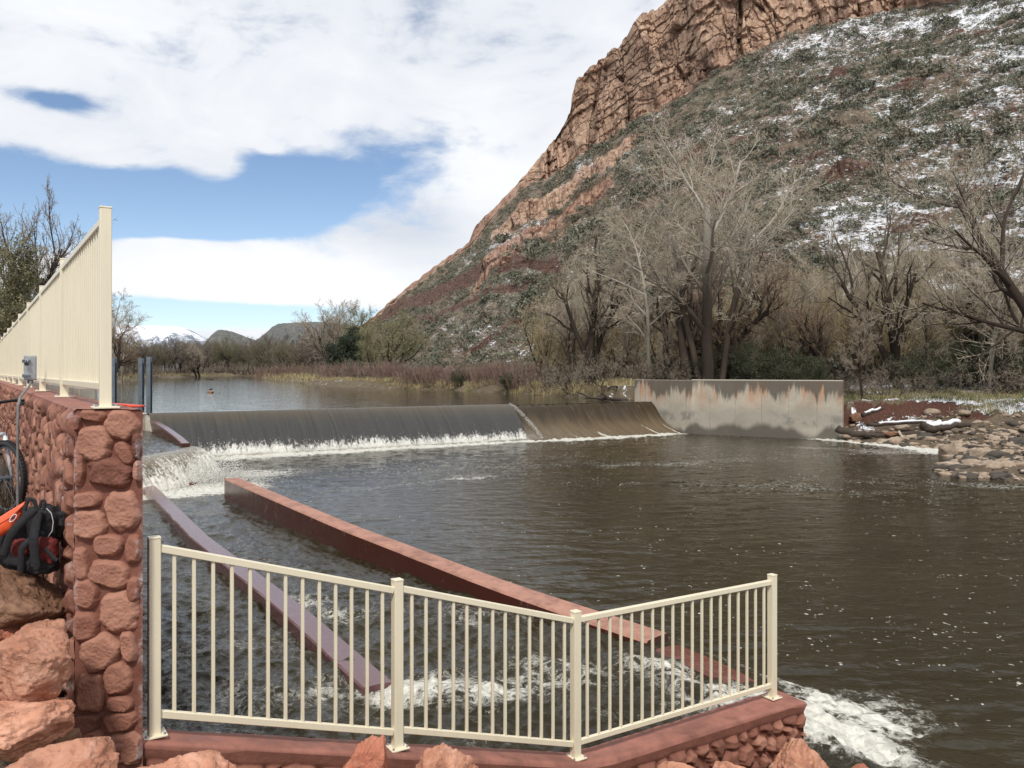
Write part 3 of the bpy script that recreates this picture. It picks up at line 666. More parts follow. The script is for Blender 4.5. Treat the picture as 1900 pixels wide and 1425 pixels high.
# ---------------------------------------------------------------- water
def wave(x, y):
    """pool height and attributes at world x,y"""
    u = x*E1[0]+y*E1[1]; v = x*E2[0]+y*E2[1]
    chan = (1-sst(6.3, 7.0, u))*(1-sst(25, 27.5, v))             # inside the fish channel
    rw2u = np.interp(v, RW2v, RW2u)
    inch = 1-sst(-.05, .25, u-rw2u); inch = inch*(1-sst(24, 26, v))
    rw1u = 4.1
    turb = .25+.0*x
    z = -3.60+0*x
    # channel: higher by the sill near the front wall
    lvl = .12*(1-sst(7, 16, v))
    z = z+inch*lvl
    edge_out = inch*(1-sst(5.9, 7.0, u))
    z = np.where((v < 8.2) & (u > rw2u), -3.60+lvl*np.clip(1-(u-rw2u)/.9, 0, 1), z)
    # foam fields
    G = lambda cu, cv, su, sv, a=1.0: a*np.exp(-((u-cu)/su)**2-((v-cv)/sv)**2)
    base_n = fbm(x*.6, y*.6, 0, 4, 91); bn2 = fbm(x*.22, y*.22, 0, 3, 92)
    vd = np.interp(u, [5, 24, 25.5, 36], [36.2, 36.2, 36.0, 36.2])
    dd = vd-v+base_n*.5-.55*sst(24.5, 26, u)
    foam = .95*np.exp(-np.clip(dd-.45, 0, 99)/.5)*(u > 5.6)*(dd > -1.5)*(1-sst(34.0, 36.5, u))
    foam += .34*np.exp(-np.clip(dd-1.2, 0, 99)/2.4)*(u > 5.6)*sst(30, 14, u)*(dd > -1)
    foam += G(8.3, 29.5, 2.6, 1.7, .55)+G(6.5, 27.0, 1.6, 1.1, .8)+G(5.0, 25.8, 2.6, .9, .9)
    foam += G(10.5, 24.2+base_n*.6, 4.0, .45, .38)+G(15, 30.5, 8, .6, .12)
    # channel turbulence
    foam += inch*(.15+.12*sst(16, 8, v)+base_n*.27)*sst(24.5, 20, v)
    foam += G(3.95, 8.05, .38, .36, .66)+G(4.7, 7.7, .35, .40, .26)+G(5.3, 6.2, .4, .4, .15)+G(5.6, 8.9, .5, .8, .14)+G(4.4, 12, .4, 2.0, .18)+G(2.2, 9, .5, .8, .2)
    foam += G(1.0, 16, .8, .7, .3)
    # outflow past the tip into the pool
    foam += G(7.0, 4.85, .5, .65, .72)+G(7.3, 5.8, .7, .6, .32)+G(7.9, 5.2, .7, .7, .32)+G(6.75, 7.2, .3, .6, .30)+G(8.5, 5.1, .9, 1.1, .20)
    # line along the sill
    foam += .34*np.exp(-((u-rw2u-.62)/.16)**2)*(v < 8.4)*(v > 4.6)
    # eddy by the gravel bar: solid cream strip hugging wall foot and shore
    xs = np.interp(y, [24, 27, 36, 38.5, 42, 44.1, 46], [19, 17.5, 19.6, 20.0, 18.6, 17.6, 15.6])
    foam += 1.1*np.exp(-((x-xs+.45)/.75)**2)*sst(36, 37.5, y)*(1-sst(44.2, 46, y))
    foam += .40*np.exp(-((x-14.3)/3.0)**2-((y-39.5-(14.3-x)*.4)/1.6)**2)
    # drifting streaks of flecks
    st = np.exp(-((v-27-(u-14)*-.25+bn2*3)/2.2)**2)*sst(9, 14, u)
    st2 = np.exp(-((v-18.5+(u-20)*.55+bn2*2.5)/1.6)**2)*sst(14, 18, u)
    foam += .38*st*(.9+bn2*.5)+.38*st2*(.9+bn2*.5)
    fleck = .03+.85*st+.85*st2+.22*sst(34, 30, v)*0+.16*np.exp(-((v-31)/3.5)**2)*(u > 9)
    fleck += .16*np.exp(-np.hypot(u-10.5, v-6.5)/3.0)+.10*(bn2 > .12)
    fleck = fleck*(1-inch)
    foam = np.clip(foam, 0, 1.25)
    turb = .12+.9*inch*sst(25, 18, v)+foam*.8+.5*np.exp(-np.clip(dd, 0, 99)/4)
    # waves
    q = np.sqrt((x-0)**2+y**2)
    def ani(sx, sy, seed): return pn((x*.92+y*.1)*sx, (y*.95-x*.12)*sy, 0, seed)
    rip = ani(.9, 2.1, 101)*.034+ani(2.0, 4.6, 102)*.018+ani(4.5, 7.5, 103)*.006
    rip *= .55+.9*sst(13, 5, u-0)*(v < 30)+.35*(v > 30)+bn2*.5
    ch = pn(u*1.3, v*.8, 0, 111)*.10+pn(u*2.8, v*1.9, 0, 112)*.06+(.5-np.abs(pn(u*4.2, v*3.3, 0, 113)))*.055+pn(u*9, v*7, 0, 114)*.018
    ch *= inch*(.75+.55*sst(18, 9, v))
    sp = foam*(np.abs(pn(x*2.4, y*2.4, 0, 115))*.16+pn(x*6, y*6, 0, 116)*.06)
    z = z+rip*(1-inch)+ch+sp*.8
    z = z+G(4.1, 8.0, .4, .4, .08)
    return z, foam, turb, np.clip(fleck, 0, .9)
RW2 = [(-8.2, 23.6), (-6.2, 20.6), (-3.45, 16.65), (-2.05, 14.85), (-.55, 12.95), (.28, 12.0), (1.05, 11.25), (1.72, 10.60)]
_u = [p[0]*E1[0]+p[1]*E1[1] for p in RW2][::-1]; _v = [p[0]*E2[0]+p[1]*E2[1] for p in RW2][::-1]
RW2v = np.array([4.0]+_v); RW2u = np.array([_u[0]-.15]+_u)
tt = np.linspace(-.75, .98, 1150); rr = 1/np.linspace(1/5.2, 1/56.0, 900)
T, R = np.meshgrid(tt, rr); X = (T*R).ravel(); Yw = R.ravel()
Z, foam, turb, fleck = wave(X, Yw)
vv = X*E2[0]+Yw*E2[1]; uu = X*E1[0]+Yw*E1[1]
keep = (vv > 4.95) & (vv < 38.2) & (uu > .6)
keep = keep | ((uu > 6.0) & (vv > 0.5) & (vv < 38.2))
fc = grid_faces(len(rr), len(tt)); fc = fc[keep[fc].all(1)]
used_v = np.zeros(len(X), bool); used_v[fc.ravel()] = True; ren = np.cumsum(used_v)-1
wt = mesh_np('water', np.stack([X, Yw, Z], 1)[used_v], ren[fc], M['pool'], attrs={'foam': foam[used_v], 'turb': turb[used_v], 'fleck': fleck[used_v]})
tag(wt, kind='structure')
# upstream water
tt = np.linspace(-1.3, .45, 500); rr = 1/np.linspace(1/24.0, 1/470.0, 330)
T, R = np.meshgrid(tt, rr); X = (T*R).ravel(); Yw = R.ravel(); vv = X*E2[0]+Yw*E2[1]; uu = X*E1[0]+Yw*E1[1]
Z = -1.80+(pn(X*.5, Yw*.9, 0, 121)*.012+pn(X*1.4, Yw*2.2, 0, 122)*.006)*sst(38.6, 40, vv)
fc = grid_faces(len(rr), len(tt)); keep = (vv > 38.35) & (uu > .5); keep = keep
# snap the first kept row onto the crest
nearc = (vv > 37.9) & (vv <= 38.35); 
k2 = keep | nearc; d_ = 38.45-vv; X = np.where(nearc, X+d_*E2[0], X); Yw = np.where(nearc, Yw+d_*E2[1], Yw)
fc = fc[k2[fc].all(1)]; used_v = np.zeros(len(X), bool); used_v[fc.ravel()] = True; ren = np.cumsum(used_v)-1
o = mesh_np('water', np.stack([X, Yw, Z], 1)[used_v], ren[fc], M['upwater'], attrs={'foam': np.zeros(used_v.sum()), 'turb': np.full(used_v.sum(), .15), 'fleck': np.zeros(used_v.sum())})
tag(o, kind='structure')

# ---------------------------------------------------------------- dam, falling water
def profile(kind):
    s = np.linspace(0, 1, 46)
    if kind == 'left':    # rounded crest, steep face
        v = 38.5-2.2*s**.85; z = -1.80-1.80*(s**1.55)
    else:                 # ogee: convex then concave toe
        v = 38.5-2.7*s; z = -1.80-1.80*(1-(1-s)**1.75)*sst(-.30, .35, s)/float(sst(-.30, .35, 1.0))
    return v, z
def sheet(name, u0, u1, kind, m, n, seed, lift=.05, vof=None):
    v, z = profile(kind); us = np.linspace(u0, u1, n); s = np.linspace(0, 1, 46)
    U, V = np.meshgrid(us, v); Zq = np.repeat(z[:, None], n, 1); Sd = np.repeat(s[:, None], n, 1)
    rough = sst(.35, 1, Sd)
    d = (pn(U*3, V*2, 0, seed)*.05+pn(U*9, V*5, 0, seed+1)*.025)*rough
    Zq = Zq+lift*sst(0, .15, Sd)*(1-sst(.8, 1, Sd))+d-.12*sst(.93, 1, Sd)
    if kind == 'left':
        Zq = Zq+np.abs(pn(U*4, V*3, 0, seed+2))*.04*sst(.75, .95, Sd); fo = sst(.78, 1.06, Sd+pn(U*1.1, V*0, 0, seed+3)*.06+pn(U*4.5, V*0, 0, seed+4)*.05+pn(U*.35, V*0, 0, seed+6)*.08)*.6
    else:
        # two streaks like (1180..1240) and the run near the middle
        fo = .6*np.exp(-((U-33.2-(Sd-.5)*1.2)/.14)**2)*sst(.3, .6, Sd)+.6*np.exp(-((U-34.9-(Sd-.5)*.9)/.12)**2)*sst(.35, .6, Sd)
        fo += .5*np.exp(-((U-29.2-(Sd-.5)*1.4+pn(U*0, Sd*3, 0, 5)*.2)/.35)**2)*sst(.45, .8, Sd)+.35*np.exp(-((U-27.3-(Sd-.5)*1.4)/.3)**2)*sst(.5, .8, Sd)+sst(.93, 1, Sd)*.5
    X, Y = uv(U, V)
    o = mesh_np(name, np.stack([X.ravel(), Y.ravel(), Zq.ravel()], 1), grid_faces(46, n), m, attrs={'su': U.ravel(), 'sd': Sd.ravel(), 'foam': fo.ravel()})
    return tag(o, kind='structure')
sheet('falling_water', 6.25, 24.6, 'left', M['fall_dark'], 500, 201, .16)
sheet('falling_water', 24.7, 35.35, 'right', M['fall_thin'], 330, 211, .05)
# concrete body of the dam beneath the water
dam = empty('dam', V3(20, 38, -3.6)); tag(dam, 'low concrete overflow dam crossing the river with brown water pouring over it', 'dam')
def dam_body(name, u0, u1, kind):
    v, z = profile(kind); P = [(a, b_-.02) for a, b_ in zip(v, z)]+[(36.0, -5.5), (40.5, -5.5), (39.0, -1.95)]
    n = len(P); ver = [V3(u0, p[0], p[1]) for p in P]+[V3(u1, p[0], p[1]) for p in P]
    f = [(i, (i+1) % n, n+(i+1) % n, n+i) for i in range(n)]
    mb = MB(); mb.add(ver, f); 
    c0, c1_ = len(ver), len(ver)+1; mb.add([V3(u0, 38.4, -4.5), V3(u1, 38.4, -4.5)], (), ())
    mb.f3.append(np.array([(c0, (i+1) % n, i) for i in range(n)]+[(c1_, n+i, n+(i+1) % n) for i in range(n)]))
    return mb.build(name, M['greyconc'], dam, True)
dam_body('spillway_face', 6.2, 24.65, 'left'); dam_body('spillway_face', 24.65, 35.4, 'right')
# dividing ridge line with its white roll
pts = [V3(24.55+.9*s, (38.5-2.2*s**.85)-.02, -1.80-1.75*(s**1.5)+.10+.03*math.sin(s*9)) for s in np.linspace(.12, 1.05, 22)]
# spray: many tiny drops
def spray(name, gens, seed):
    r = np.random.default_rng(seed); P = []; Q = []
    for (n, fn) in gens:
        p, q = fn(r, n); P.append(p); Q.append(q)
    P = np.concatenate(P); Q = np.concatenate(Q)
    d = r.normal(size=(len(P), 4, 3)); d /= np.linalg.norm(d, axis=2)[:, :, None]
    v = (P[:, None, :]+d*Q[:, None, None]).reshape(-1, 3); i = np.arange(len(P))[:, None]*4
    f = np.concatenate([i+np.array([[0, 1, 2]]), i+np.array([[0, 2, 3]]), i+np.array([[0, 3, 1]]), i+np.array([[1, 3, 2]])])
    return tag(mesh_np(name, v, f, M['spray']), kind='stuff')
def along_dam(r, n):
    u = r.uniform(6.4, 25.4, n); h = r.exponential(.085, n)*(1+.15*np.sin(u*1.1)+.1*np.sin(u*3.7)); v = 36.35+r.normal(0, .22, n)+np.clip(.3-h, 0, 1)*0
    x, y = uv(u, v); return np.stack([x, y, -3.52+np.abs(h)+.45*np.clip(v-36.3, 0, 1)], 1), r.uniform(.005, .013, n)
def roll(r, n):
    k = r.integers(0, len(pts), n); p = np.array(pts)[k]+r.normal(0, .05, (n, 3)); return p, r.uniform(.012, .03, n)
def splash(r, n):
    u = r.normal(6.6, .75, n); v = r.normal(27.8, .7, n); h = np.abs(r.normal(0, .42, n))*np.exp(-((u-6.6)/1.0)**2)
    x, y = uv(u, v); return np.stack([x, y, -3.5+h], 1), r.uniform(.008, .034, n)
def tip(r, n):
    u = r.normal(4.35, .22, n); v = r.normal(8.1, .2, n); h = np.abs(r.normal(0, .07, n)); x, y = uv(u, v)
    return np.stack([x, y, -3.5+h], 1), r.uniform(.003, .009, n)
spray('spray', [(34000, along_dam), (900, roll)], 3)
spray('spray', [(6500, splash)], 4); spray('spray', [(400, tip)], 5)

# ---------------------------------------------------------------- fish-ladder walls
def ribbon_wall(name, pts, ztop, width, zbot, mt, ms, label, me=None, bev=.03):
    """wall along plan polyline pts; two parts: cap and sides"""
    root = empty(name, (*pts[0], ztop[0])); tag(root, label, 'wall')
    P = np.array(pts, float); n0 = len(P)
    s = np.concatenate([[0], np.cumsum(np.hypot(*np.diff(P, axis=0).T))]); ss = np.linspace(0, s[-1], max(24, int(s[-1]/.18)))
    x = np.interp(ss, s, P[:, 0]); y = np.interp(ss, s, P[:, 1]); zt_ = np.interp(ss, s, ztop); wd = np.interp(ss, s, width if hasattr(width, '__len__') else [width]*n0)
    for _ in range(6): x[1:-1] = (x[:-2]+2*x[1:-1]+x[2:])/4; y[1:-1] = (y[:-2]+2*y[1:-1]+y[2:])/4
    d = np.stack([np.gradient(x), np.gradient(y)], 1); d /= np.linalg.norm(d, axis=1)[:, None]; nrm = np.stack([-d[:, 1], d[:, 0]], 1)
    # nrm points to one side; offsets measured from the left-hand edge
    ch = fbm(ss*1.3, ss*0, 0, 4, 7)*.02
    def row(off, z): return np.stack([x+nrm[:, 0]*off, y+nrm[:, 1]*off, z], 1)
    sgn = 1
    A = [row(0*wd, zt_*0+zbot), row(0*wd, zt_*.5+zbot*.5), row(0*wd+ch*.4, zt_-bev), row(bev+0*wd+ch, zt_), row(wd*.5, zt_+.004), row(wd-bev, zt_), row(wd, zt_-bev), row(wd, zt_*0+zbot)]
    n = len(ss); 
    side = np.vstack(A[0:3]+A[6:8]); f = np.vstack([grid_faces(3, n), grid_faces(2, n)+3*n])
    top = np.vstack(A[2:7]); ft = grid_faces(5, n)  # flat shaded
    def endcap(k, V, F):
        q = np.array([A[0][k], A[2][k], A[3][k], A[5][k], A[6][k], A[7][k]]); b0 = len(V); return np.vstack([V, q]), F+[(b0, b0+1, b0+2, b0+3, b0+4, b0+5)]
    F6 = []; side, F6 = endcap(0, side, F6); side, F6 = endcap(n-1, side, F6)
    a_ = mesh_np('wall_side', side, [f, np.array(F6)], ms, root, False); b_ = mesh_np('wall_top', top, ft, mt, root, False)
    for q in (a_, b_): q.data.transform(Matrix.Translation(-root.location))
    return root
# offsets go to the right-hand (river) side: nrm = left of travel when walking upstream is -E1, so walk downstream
r2 = ribbon_wall('channel_wall', RW2, [-3.02, -3.05, -3.14, -3.20, -3.28, -3.33, -3.39, -3.44], [.42, .42, .42, .43, .45, .48, .50, .50], -4.6, M['redtop'], M['redside'], 'long straight red concrete channel wall with a pale dry top, ending near the railing')
RW1 = [(-12.3, 26.8), (-11.1, 24.8), (-6.6, 17.0), (-3.77, 12.55), (-3.05, 11.33), (-1.6, 8.85)]
r1 = ribbon_wall('channel_wall', RW1, [-3.30, -3.38, -3.39, -3.39, -3.37, -3.37], [.36]*6, -4.6, M['redwet'], M['redwet'], 'low wet red channel wall, nearly awash, running parallel between the stone pillar and the tall one', bev=.02)
# sill continuing from the tip to the front wall, awash
RW3 = [(1.80, 10.42), (2.05, 9.95), (2.35, 9.4), (2.62, 8.9)]
ribbon_wall('sill_wall', RW3, [-3.48, -3.47, -3.48, -3.56], [.40]*4, -4.6, M['rededge'], M['rededge'], 'submerged red sill awash with foam between the tall wall tip and the railing corner')
# upper channel edge wall beside the dam
w0 = [uv(6.25, 38.6), uv(6.25, 35), uv(6.2, 32.2), uv(6.15, 30.9)]
ribbon_wall('channel_wall', w0, [-1.98, -2.18, -2.38, -2.50], [.30]*4, -4.6, M['redwet'], M['redside'], 'short sloping wet red wall between the dam face and the upper fish ladder pool')
# upper pool plateau, weir body and its fall
LIP = [uv(.8, 24.4), uv(2.4, 26.0), uv(4.4, 28.0), uv(5.6, 29.4), uv(6.45, 30.75)]
lp = np.array(LIP); sl_ = np.concatenate([[0], np.cumsum(np.hypot(*np.diff(lp, axis=0).T))]); q = np.linspace(0, sl_[-1], 160)
lx = np.interp(q, sl_, lp[:, 0]); ly = np.interp(q, sl_, lp[:, 1])
for _ in range(12): lx[1:-1] = (lx[:-2]+lx[1:-1]*2+lx[2:])/4; ly[1:-1] = (ly[:-2]+ly[1:-1]*2+ly[2:])/4
plat = []; k_ = np.linspace(0, 1, 50)
ex = np.interp(q/sl_[-1], [0, 1], [uv(.8, 38.4)[0], uv(6.3, 38.4)[0]]); ey = np.interp(q/sl_[-1], [0, 1], [uv(.8, 38.4)[1], uv(6.3, 38.4)[1]])
PX = lx+(ex-lx)*k_[:, None]; PYy = ly+(ey-ly)*k_[:, None]
PZ = -2.62+.16*k_[:, None]+pn(PX*2, PYy*2, 0, 131)*.05+pn(PX*4.5, PYy*4.5, 0, 132)*.03; PZ[0] = -2.62
o = mesh_np('water', np.stack([PX.ravel(), PYy.ravel(), PZ.ravel()], 1), grid_faces(50, 160), M['pool'], attrs={'foam': .12+.3*np.clip(pn(PX*1.1, PYy*1.1, 0, 133), 0, 1).ravel(), 'turb': np.full(PX.size, .9), 'fleck': np.zeros(PX.size)}); tag(o, kind='structure')
dxy = np.stack([np.gradient(lx), np.gradient(ly)], 1); dxy /= np.linalg.norm(dxy, axis=1)[:, None]; nn = np.stack([dxy[:, 1], -dxy[:, 0]], 1)   # outwards (downstream / river side)
s = np.linspace(0, 1, 40)[:, None]
off = 1.15*s**.62; FX = lx+nn[:, 0]*off; FY = ly+nn[:, 1]*off; FZ = -2.60-1.02*s**1.5+0*FX
FZ = FZ+(pn(q[None, :]*5+0*s, s*2.5, 0, 141)*.10+np.abs(pn(q[None, :]*12, s*6, 0, 142))*.05)*sst(.05, .5, s)
FX = FX+pn(q[None, :]*5, s*3, 0, 143)*.10*s; FY = FY+pn(q[None, :]*6, s*3, 0, 144)*.10*s
o = mesh_np('falling_water', np.stack([FX.ravel(), FY.ravel(), FZ.ravel()], 1), grid_faces(40, 160), M['fall_lacy'], attrs={'su': np.repeat(q[None, :], 40, 0).ravel(), 'sd': np.repeat(s, 160, 1).ravel(), 'foam': (sst(.8, 1, s)*.8+.25*sst(.5, 1, q[None, :]/sl_[-1])*s).ravel()}); tag(o, kind='structure')
weir = MB(); n = len(lx)
wv = np.vstack([np.stack([lx+nn[:, 0]*.02, ly+nn[:, 1]*.02, lx*0-2.66], 1), np.stack([lx+nn[:, 0]*.25, ly+nn[:, 1]*.25, lx*0-4.6], 1), np.stack([lx-nn[:, 0]*.35, ly-nn[:, 1]*.35, lx*0-2.68], 1), np.stack([lx-nn[:, 0]*.35, ly-nn[:, 1]*.35, lx*0-4.6], 1)])
weir.add(wv, np.vstack([grid_faces(2, n)[:, ::-1], np.stack([np.arange(n-1), np.arange(1, n), 2*n+np.arange(1, n), 2*n+np.arange(n-1)], 1), grid_faces(2, n)+2*n]))
tag(weir.build('fish_ladder_weir', M['greyconc'], None, True), 'curved concrete weir lip of the fish ladder under the lacy waterfall', 'weir')
# pier at the left end of the dam with the steel slot posts
pier = MB(); A3 = np.array([[*E1, 0], [*E2, 0], [0, 0, 1]])
x_, y_ = uv(3.5, 39.2); pier.box((x_, y_, -3.3), (5.6, 1.4, 3.1), A3, .03)
tag(pier.build('intake_pier', M['greyconc']), 'low grey concrete pier at the fish ladder intake beneath the steel posts', 'pier')
for i, (px_, yt_, u0, lab) in enumerate([(277, 662, None, 'right one of the two close steel slot posts at the dam end'), (262, 665, None, 'left one of the two close steel slot posts at the dam end'), (211, 664, None, 'single grey steel slot post just right of the tall railing end post')]):
    Yp_ = [38.1, 38.9, 37.6][i]; xx = (px_-950)/FPX*Yp_; zt_ = (HOR-yt_)/FPX*Yp_; zb_ = -1.85
    r_ = empty('slot_post', (xx, Yp_, zb_)); tag(r_, lab, 'post', 'steel slot posts at the fish ladder intake')
    mb = MB(); hh = zt_-zb_; c = np.array([xx, Yp_, zb_+hh/2])
    for off_, sz in (((0, 0, 0), (.02, .19, hh)), ((0, .095, 0), (.19, .02, hh)), ((0, -.095, 0), (.19, .02, hh))):
        mb.box(c+np.array(off_), sz)
    mb.build('column', M['steel'], r_)
    mb = MB(); mb.box((xx, Yp_, zb_+.01), (.34, .34, .03)); mb.build('base_plate', M['steel'], r_)
# grey wing wall on the far bank
ww = empty('wing_wall', V3(35.4, 35.1, -3.6)); tag(ww, 'tall weathered concrete wing wall with dark and rust streaks on the far bank', 'wall')
def panel(p0, p1, zt_, zb_, th, nm, m=M['conc']):
    p0 = np.array(p0); p1 = np.array(p1); d = p1-p0; L = np.hypot(*d); d /= L; nrm = np.array([d[1], -d[0]])
    if nrm.dot(-p0) < 0: nrm = -nrm
    mb = MB(); c = (p0+p1)/2-nrm*th/2
    ax = np.array([[d[0], d[1], 0], [nrm[0], nrm[1], 0], [0, 0, 1]])
    if np.linalg.det(ax) < 0: ax[0] *= -1
    mb.box((c[0], c[1], (zt_+zb_)/2), (L, th, zt_-zb_), ax, .025); return mb.build(nm, m, ww)
panel(uv(35.4, 40.1), uv(35.4, 35.115), -.44, -4.6, .35, 'wall_panel'); panel(uv(35.41, 35.10), (17.6, 44.1), -.40, -4.6, .35, 'wall_panel')
# ---------------------------------------------------------------- stone-faced walls
def stones_explicit(X, Y, lst, k=.0029):
    """height and tone of hand-placed stones; X,Y in source pixels"""
    h = np.zeros(X.shape); st = np.zeros(X.shape); tone = np.zeros(X.shape)
    for i, (cx, cy, rx, ry, rot) in enumerate(lst):
        c, s_ = math.cos(math.radians(rot)), math.sin(math.radians(rot))
        dx_, dy_ = X-cx, Y-cy; a_ = (dx_*c+dy_*s_)/rx; b_ = (-dx_*s_+dy_*c)/ry
        wob_ = pn(X/22+i*7, Y/22, 0, 40+i)*.18+pn(X/7, Y/7+i, 0, 80+i)*.035
        q_ = (np.abs(a_)**2.7+np.abs(b_)**2.7)**(1/2.7)+wob_
        t_ = np.clip(1-q_, 0, 1); hh = np.clip(t_/.32, 0, 1); hh = 1-(1-hh)**2.2
        hh = hh*(.85+.3*hsh(i, 3)); on = hh > h
        h = np.where(on, hh, h); tone = np.where(on & (q_ < 1), hsh(i, 9, 1), tone)
    return h, np.clip(h*6, 0, 1), tone
def stones_vor(a_, b_, seed, w_=.16):
    a2 = a_+fbm(a_*1.1, b_*1.1, 0, 3, seed)*.25; b2_ = b_+fbm(a_*1.1+9, b_*1.1, 0, 3, seed+4)*.25
    F1, F2, I = vor(a2, b2_, seed)
    e_ = F2-F1-.10-.10*I
    t_ = np.clip(e_/(w_*2.2), 0, 1); h = 1-(1-t_)**2.2
    return h*(.75+.4*I), np.clip(t_*5, 0, 1), I
rw = empty('retaining_wall', (-2.16, 4.6, -2.4)); tag(rw, 'thick red stone-faced retaining wall running back along the fish channel', 'wall')
WT = -.20
PIL = [(174,769,25,13,12),(228,787,33,29,25),(144,786,10,15,0),(177,823,34,35,0),(234,841,15,25,-30),(256,827,8,27,0),(207,877,43,27,8),(147,866,14,38,0),(258,874,8,20,0),
 (161,928,30,15,-4),(228,948,32,39,-8),(165,972,35,28,0),(203,1011,28,21,0),(249,1018,15,28,0),(152,1045,17,32,-10),(203,1064,40,27,12),(250,1093,12,25,0),(161,1101,27,28,0),(222,1135,36,38,10),
 (160,1161,27,30,0),(188,1209,39,34,-22),(241,1198,14,30,-15),(219,1258,28,31,0),(168,1285,26,37,0),(224,1304,25,15,0),(160,1342,28,20,-10),(225,1338,31,20,-12),(170,1376,25,26,0),(232,1387,37,31,-8),
 (160,1440,30,28,0),(225,1455,30,26,0),(170,1500,30,26,10),(235,1510,26,24,0)]
W0, W1 = -2.350, -1.985
gx = np.linspace(W0, W1, 190); gz = np.linspace(WT-.0, -2.6, 900)
GX, GZ = np.meshgrid(gx, gz); PXX = 950+GX/4.45*FPX; PYY = HOR-GZ/4.45*FPX
h, st_, tn = stones_explicit(PXX, PYY, PIL)
h = h*sst(0, .012, GX-W0)*.0+h*np.minimum(sst(-.003, .014, GX-W0), sst(-.003, .014, W1-GX))
h = h*sst(WT+.01, WT-.015, GZ)
nz_ = fbm(GX*14, GZ*14, 0, 5, 301)*.004+fbm(GX*60, GZ*60, 0, 3, 302)*.0016
h_m = h*.038+nz_*(.4+h)
bloom = np.clip(np.maximum(sst(.05, .0, GX-W0)*(PYY > 770)*(PYY < 1180), sst(.035, 0, W1-GX)*(PYY > 800))+(pn(GX*9, GZ*6, 0, 5) > .35)*.5*sst(1330, 1400, PYY), 0, 1)*(.5+.5*(pn(GX*6, GZ*4, 0, 303) > -.1))
pull = sst(.018, 0, GX-W0)*.0
v_ = np.stack([GX.ravel(), (4.45-h_m).ravel(), GZ.ravel()], 1)
o = mesh_np('stone_face', v_, grid_faces(900, 190)[:, ::-1], M['veneer'], rw, attrs={'st': np.stack([st_.ravel(), tn.ravel(), bloom.ravel()], 1)}); o.data.transform(Matrix.Translation(-rw.location))
# land side face: plane through (W0, 4.45) along E2
def strip(name, p0, dirv, nrm, L, z0f, z1, nu, nv, cell, seed, depth, root, bl=0.0, m='veneer', pw=1.0, bandtop=.0):
    s_ = (np.linspace(0, 1, nu)**pw)*L; k = np.linspace(0, 1, nv); SS, KK = np.meshgrid(s_, k)
    zt_ = z0f(SS); ZZ_ = zt_+(z1-zt_)*KK; dep = zt_-ZZ_
    h, st_, tn = stones_vor(SS/cell, (ZZ_ if name == 'stone_face' else -dep)/cell*1.05, seed)
    e_ = sst(bandtop-.02+pn(SS*3, SS*0, 0, seed)*.03, bandtop+.05, dep)
    h = h*e_*sst(0, .03, SS); st_ = st_*e_
    nz_ = fbm(SS*14, ZZ_*14, 0, 4, seed+7)*.006
    o_ = h*depth+nz_+.002
    if bandtop: o_ = np.maximum(o_, (1-e_)*.02)
    X_ = p0[0]+dirv[0]*SS+nrm[0]*o_; Y_ = p0[1]+dirv[1]*SS+nrm[1]*o_
    blm = bl*(pn(SS*4, ZZ_*4, 0, seed+9) > .15)*sst(1.2, .0, SS)
    o = mesh_np(name, np.stack([X_.ravel(), Y_.ravel(), ZZ_.ravel()], 1), grid_faces(nv, nu), M[m], root, attrs={'st': np.stack([st_.ravel(), tn.ravel(), blm.ravel()], 1)})
    o.data.transform(Matrix.Translation(-root.location)); return o
strip('stone_face', (W0, 4.45), E2, -E1, 34, lambda s_: WT+0*s_, -2.2, 1500, 170, .17, 311, .040, rw, .5, pw=1.8)
# core and smooth top
a0 = np.array([W0+.002, 4.452]); b0 = np.array([W1-.002, 4.452]); a1 = a0+E2*34; b1 = b0+E2*34
co = MB(); vv_ = [(*p, z) for z in (-4.8, WT-.006) for p in (a0, b0, b1, a1)]
co.add(vv_, [(0,1,5,4),(1,2,6,5),(2,3,7,6),(3,0,4,7)]); co.build('wall_core', M['rededge'], rw)
nu = 500; s_ = (np.linspace(0, 1, nu)**2)*34; k = np.linspace(-.006, 1.006, 26); SS, KK = np.meshgrid(s_, k)
tx = a0[0]+(b0[0]-a0[0])*KK+E2[0]*SS; ty = a0[1]-.012+(b0[1]-a0[1])*KK+E2[1]*SS; tz = WT+.004+fbm(tx*5, ty*5, 0, 4, 5)*.006-.012*(np.abs(KK-.5) > .49)
o = mesh_np('wall_top', np.stack([tx.ravel(), ty.ravel(), tz.ravel()], 1), grid_faces(26, nu)[:, ::-1], M['redcap'], rw); o.data.transform(Matrix.Translation(-rw.location))
# grey kerb along the channel side of the wall
kb = MB(); A3 = np.array([[*E1, 0], [*E2, 0], [0, 0, 1]])
x_, y_ = uv(.89, 21.6); kb.box((x_, y_, -.63), (.16, 26, 1.0), A3, .02); tag(kb.build('channel_kerb', M['greyconc']), 'grey concrete kerb seen beneath the tall fence along the channel edge', 'kerb')
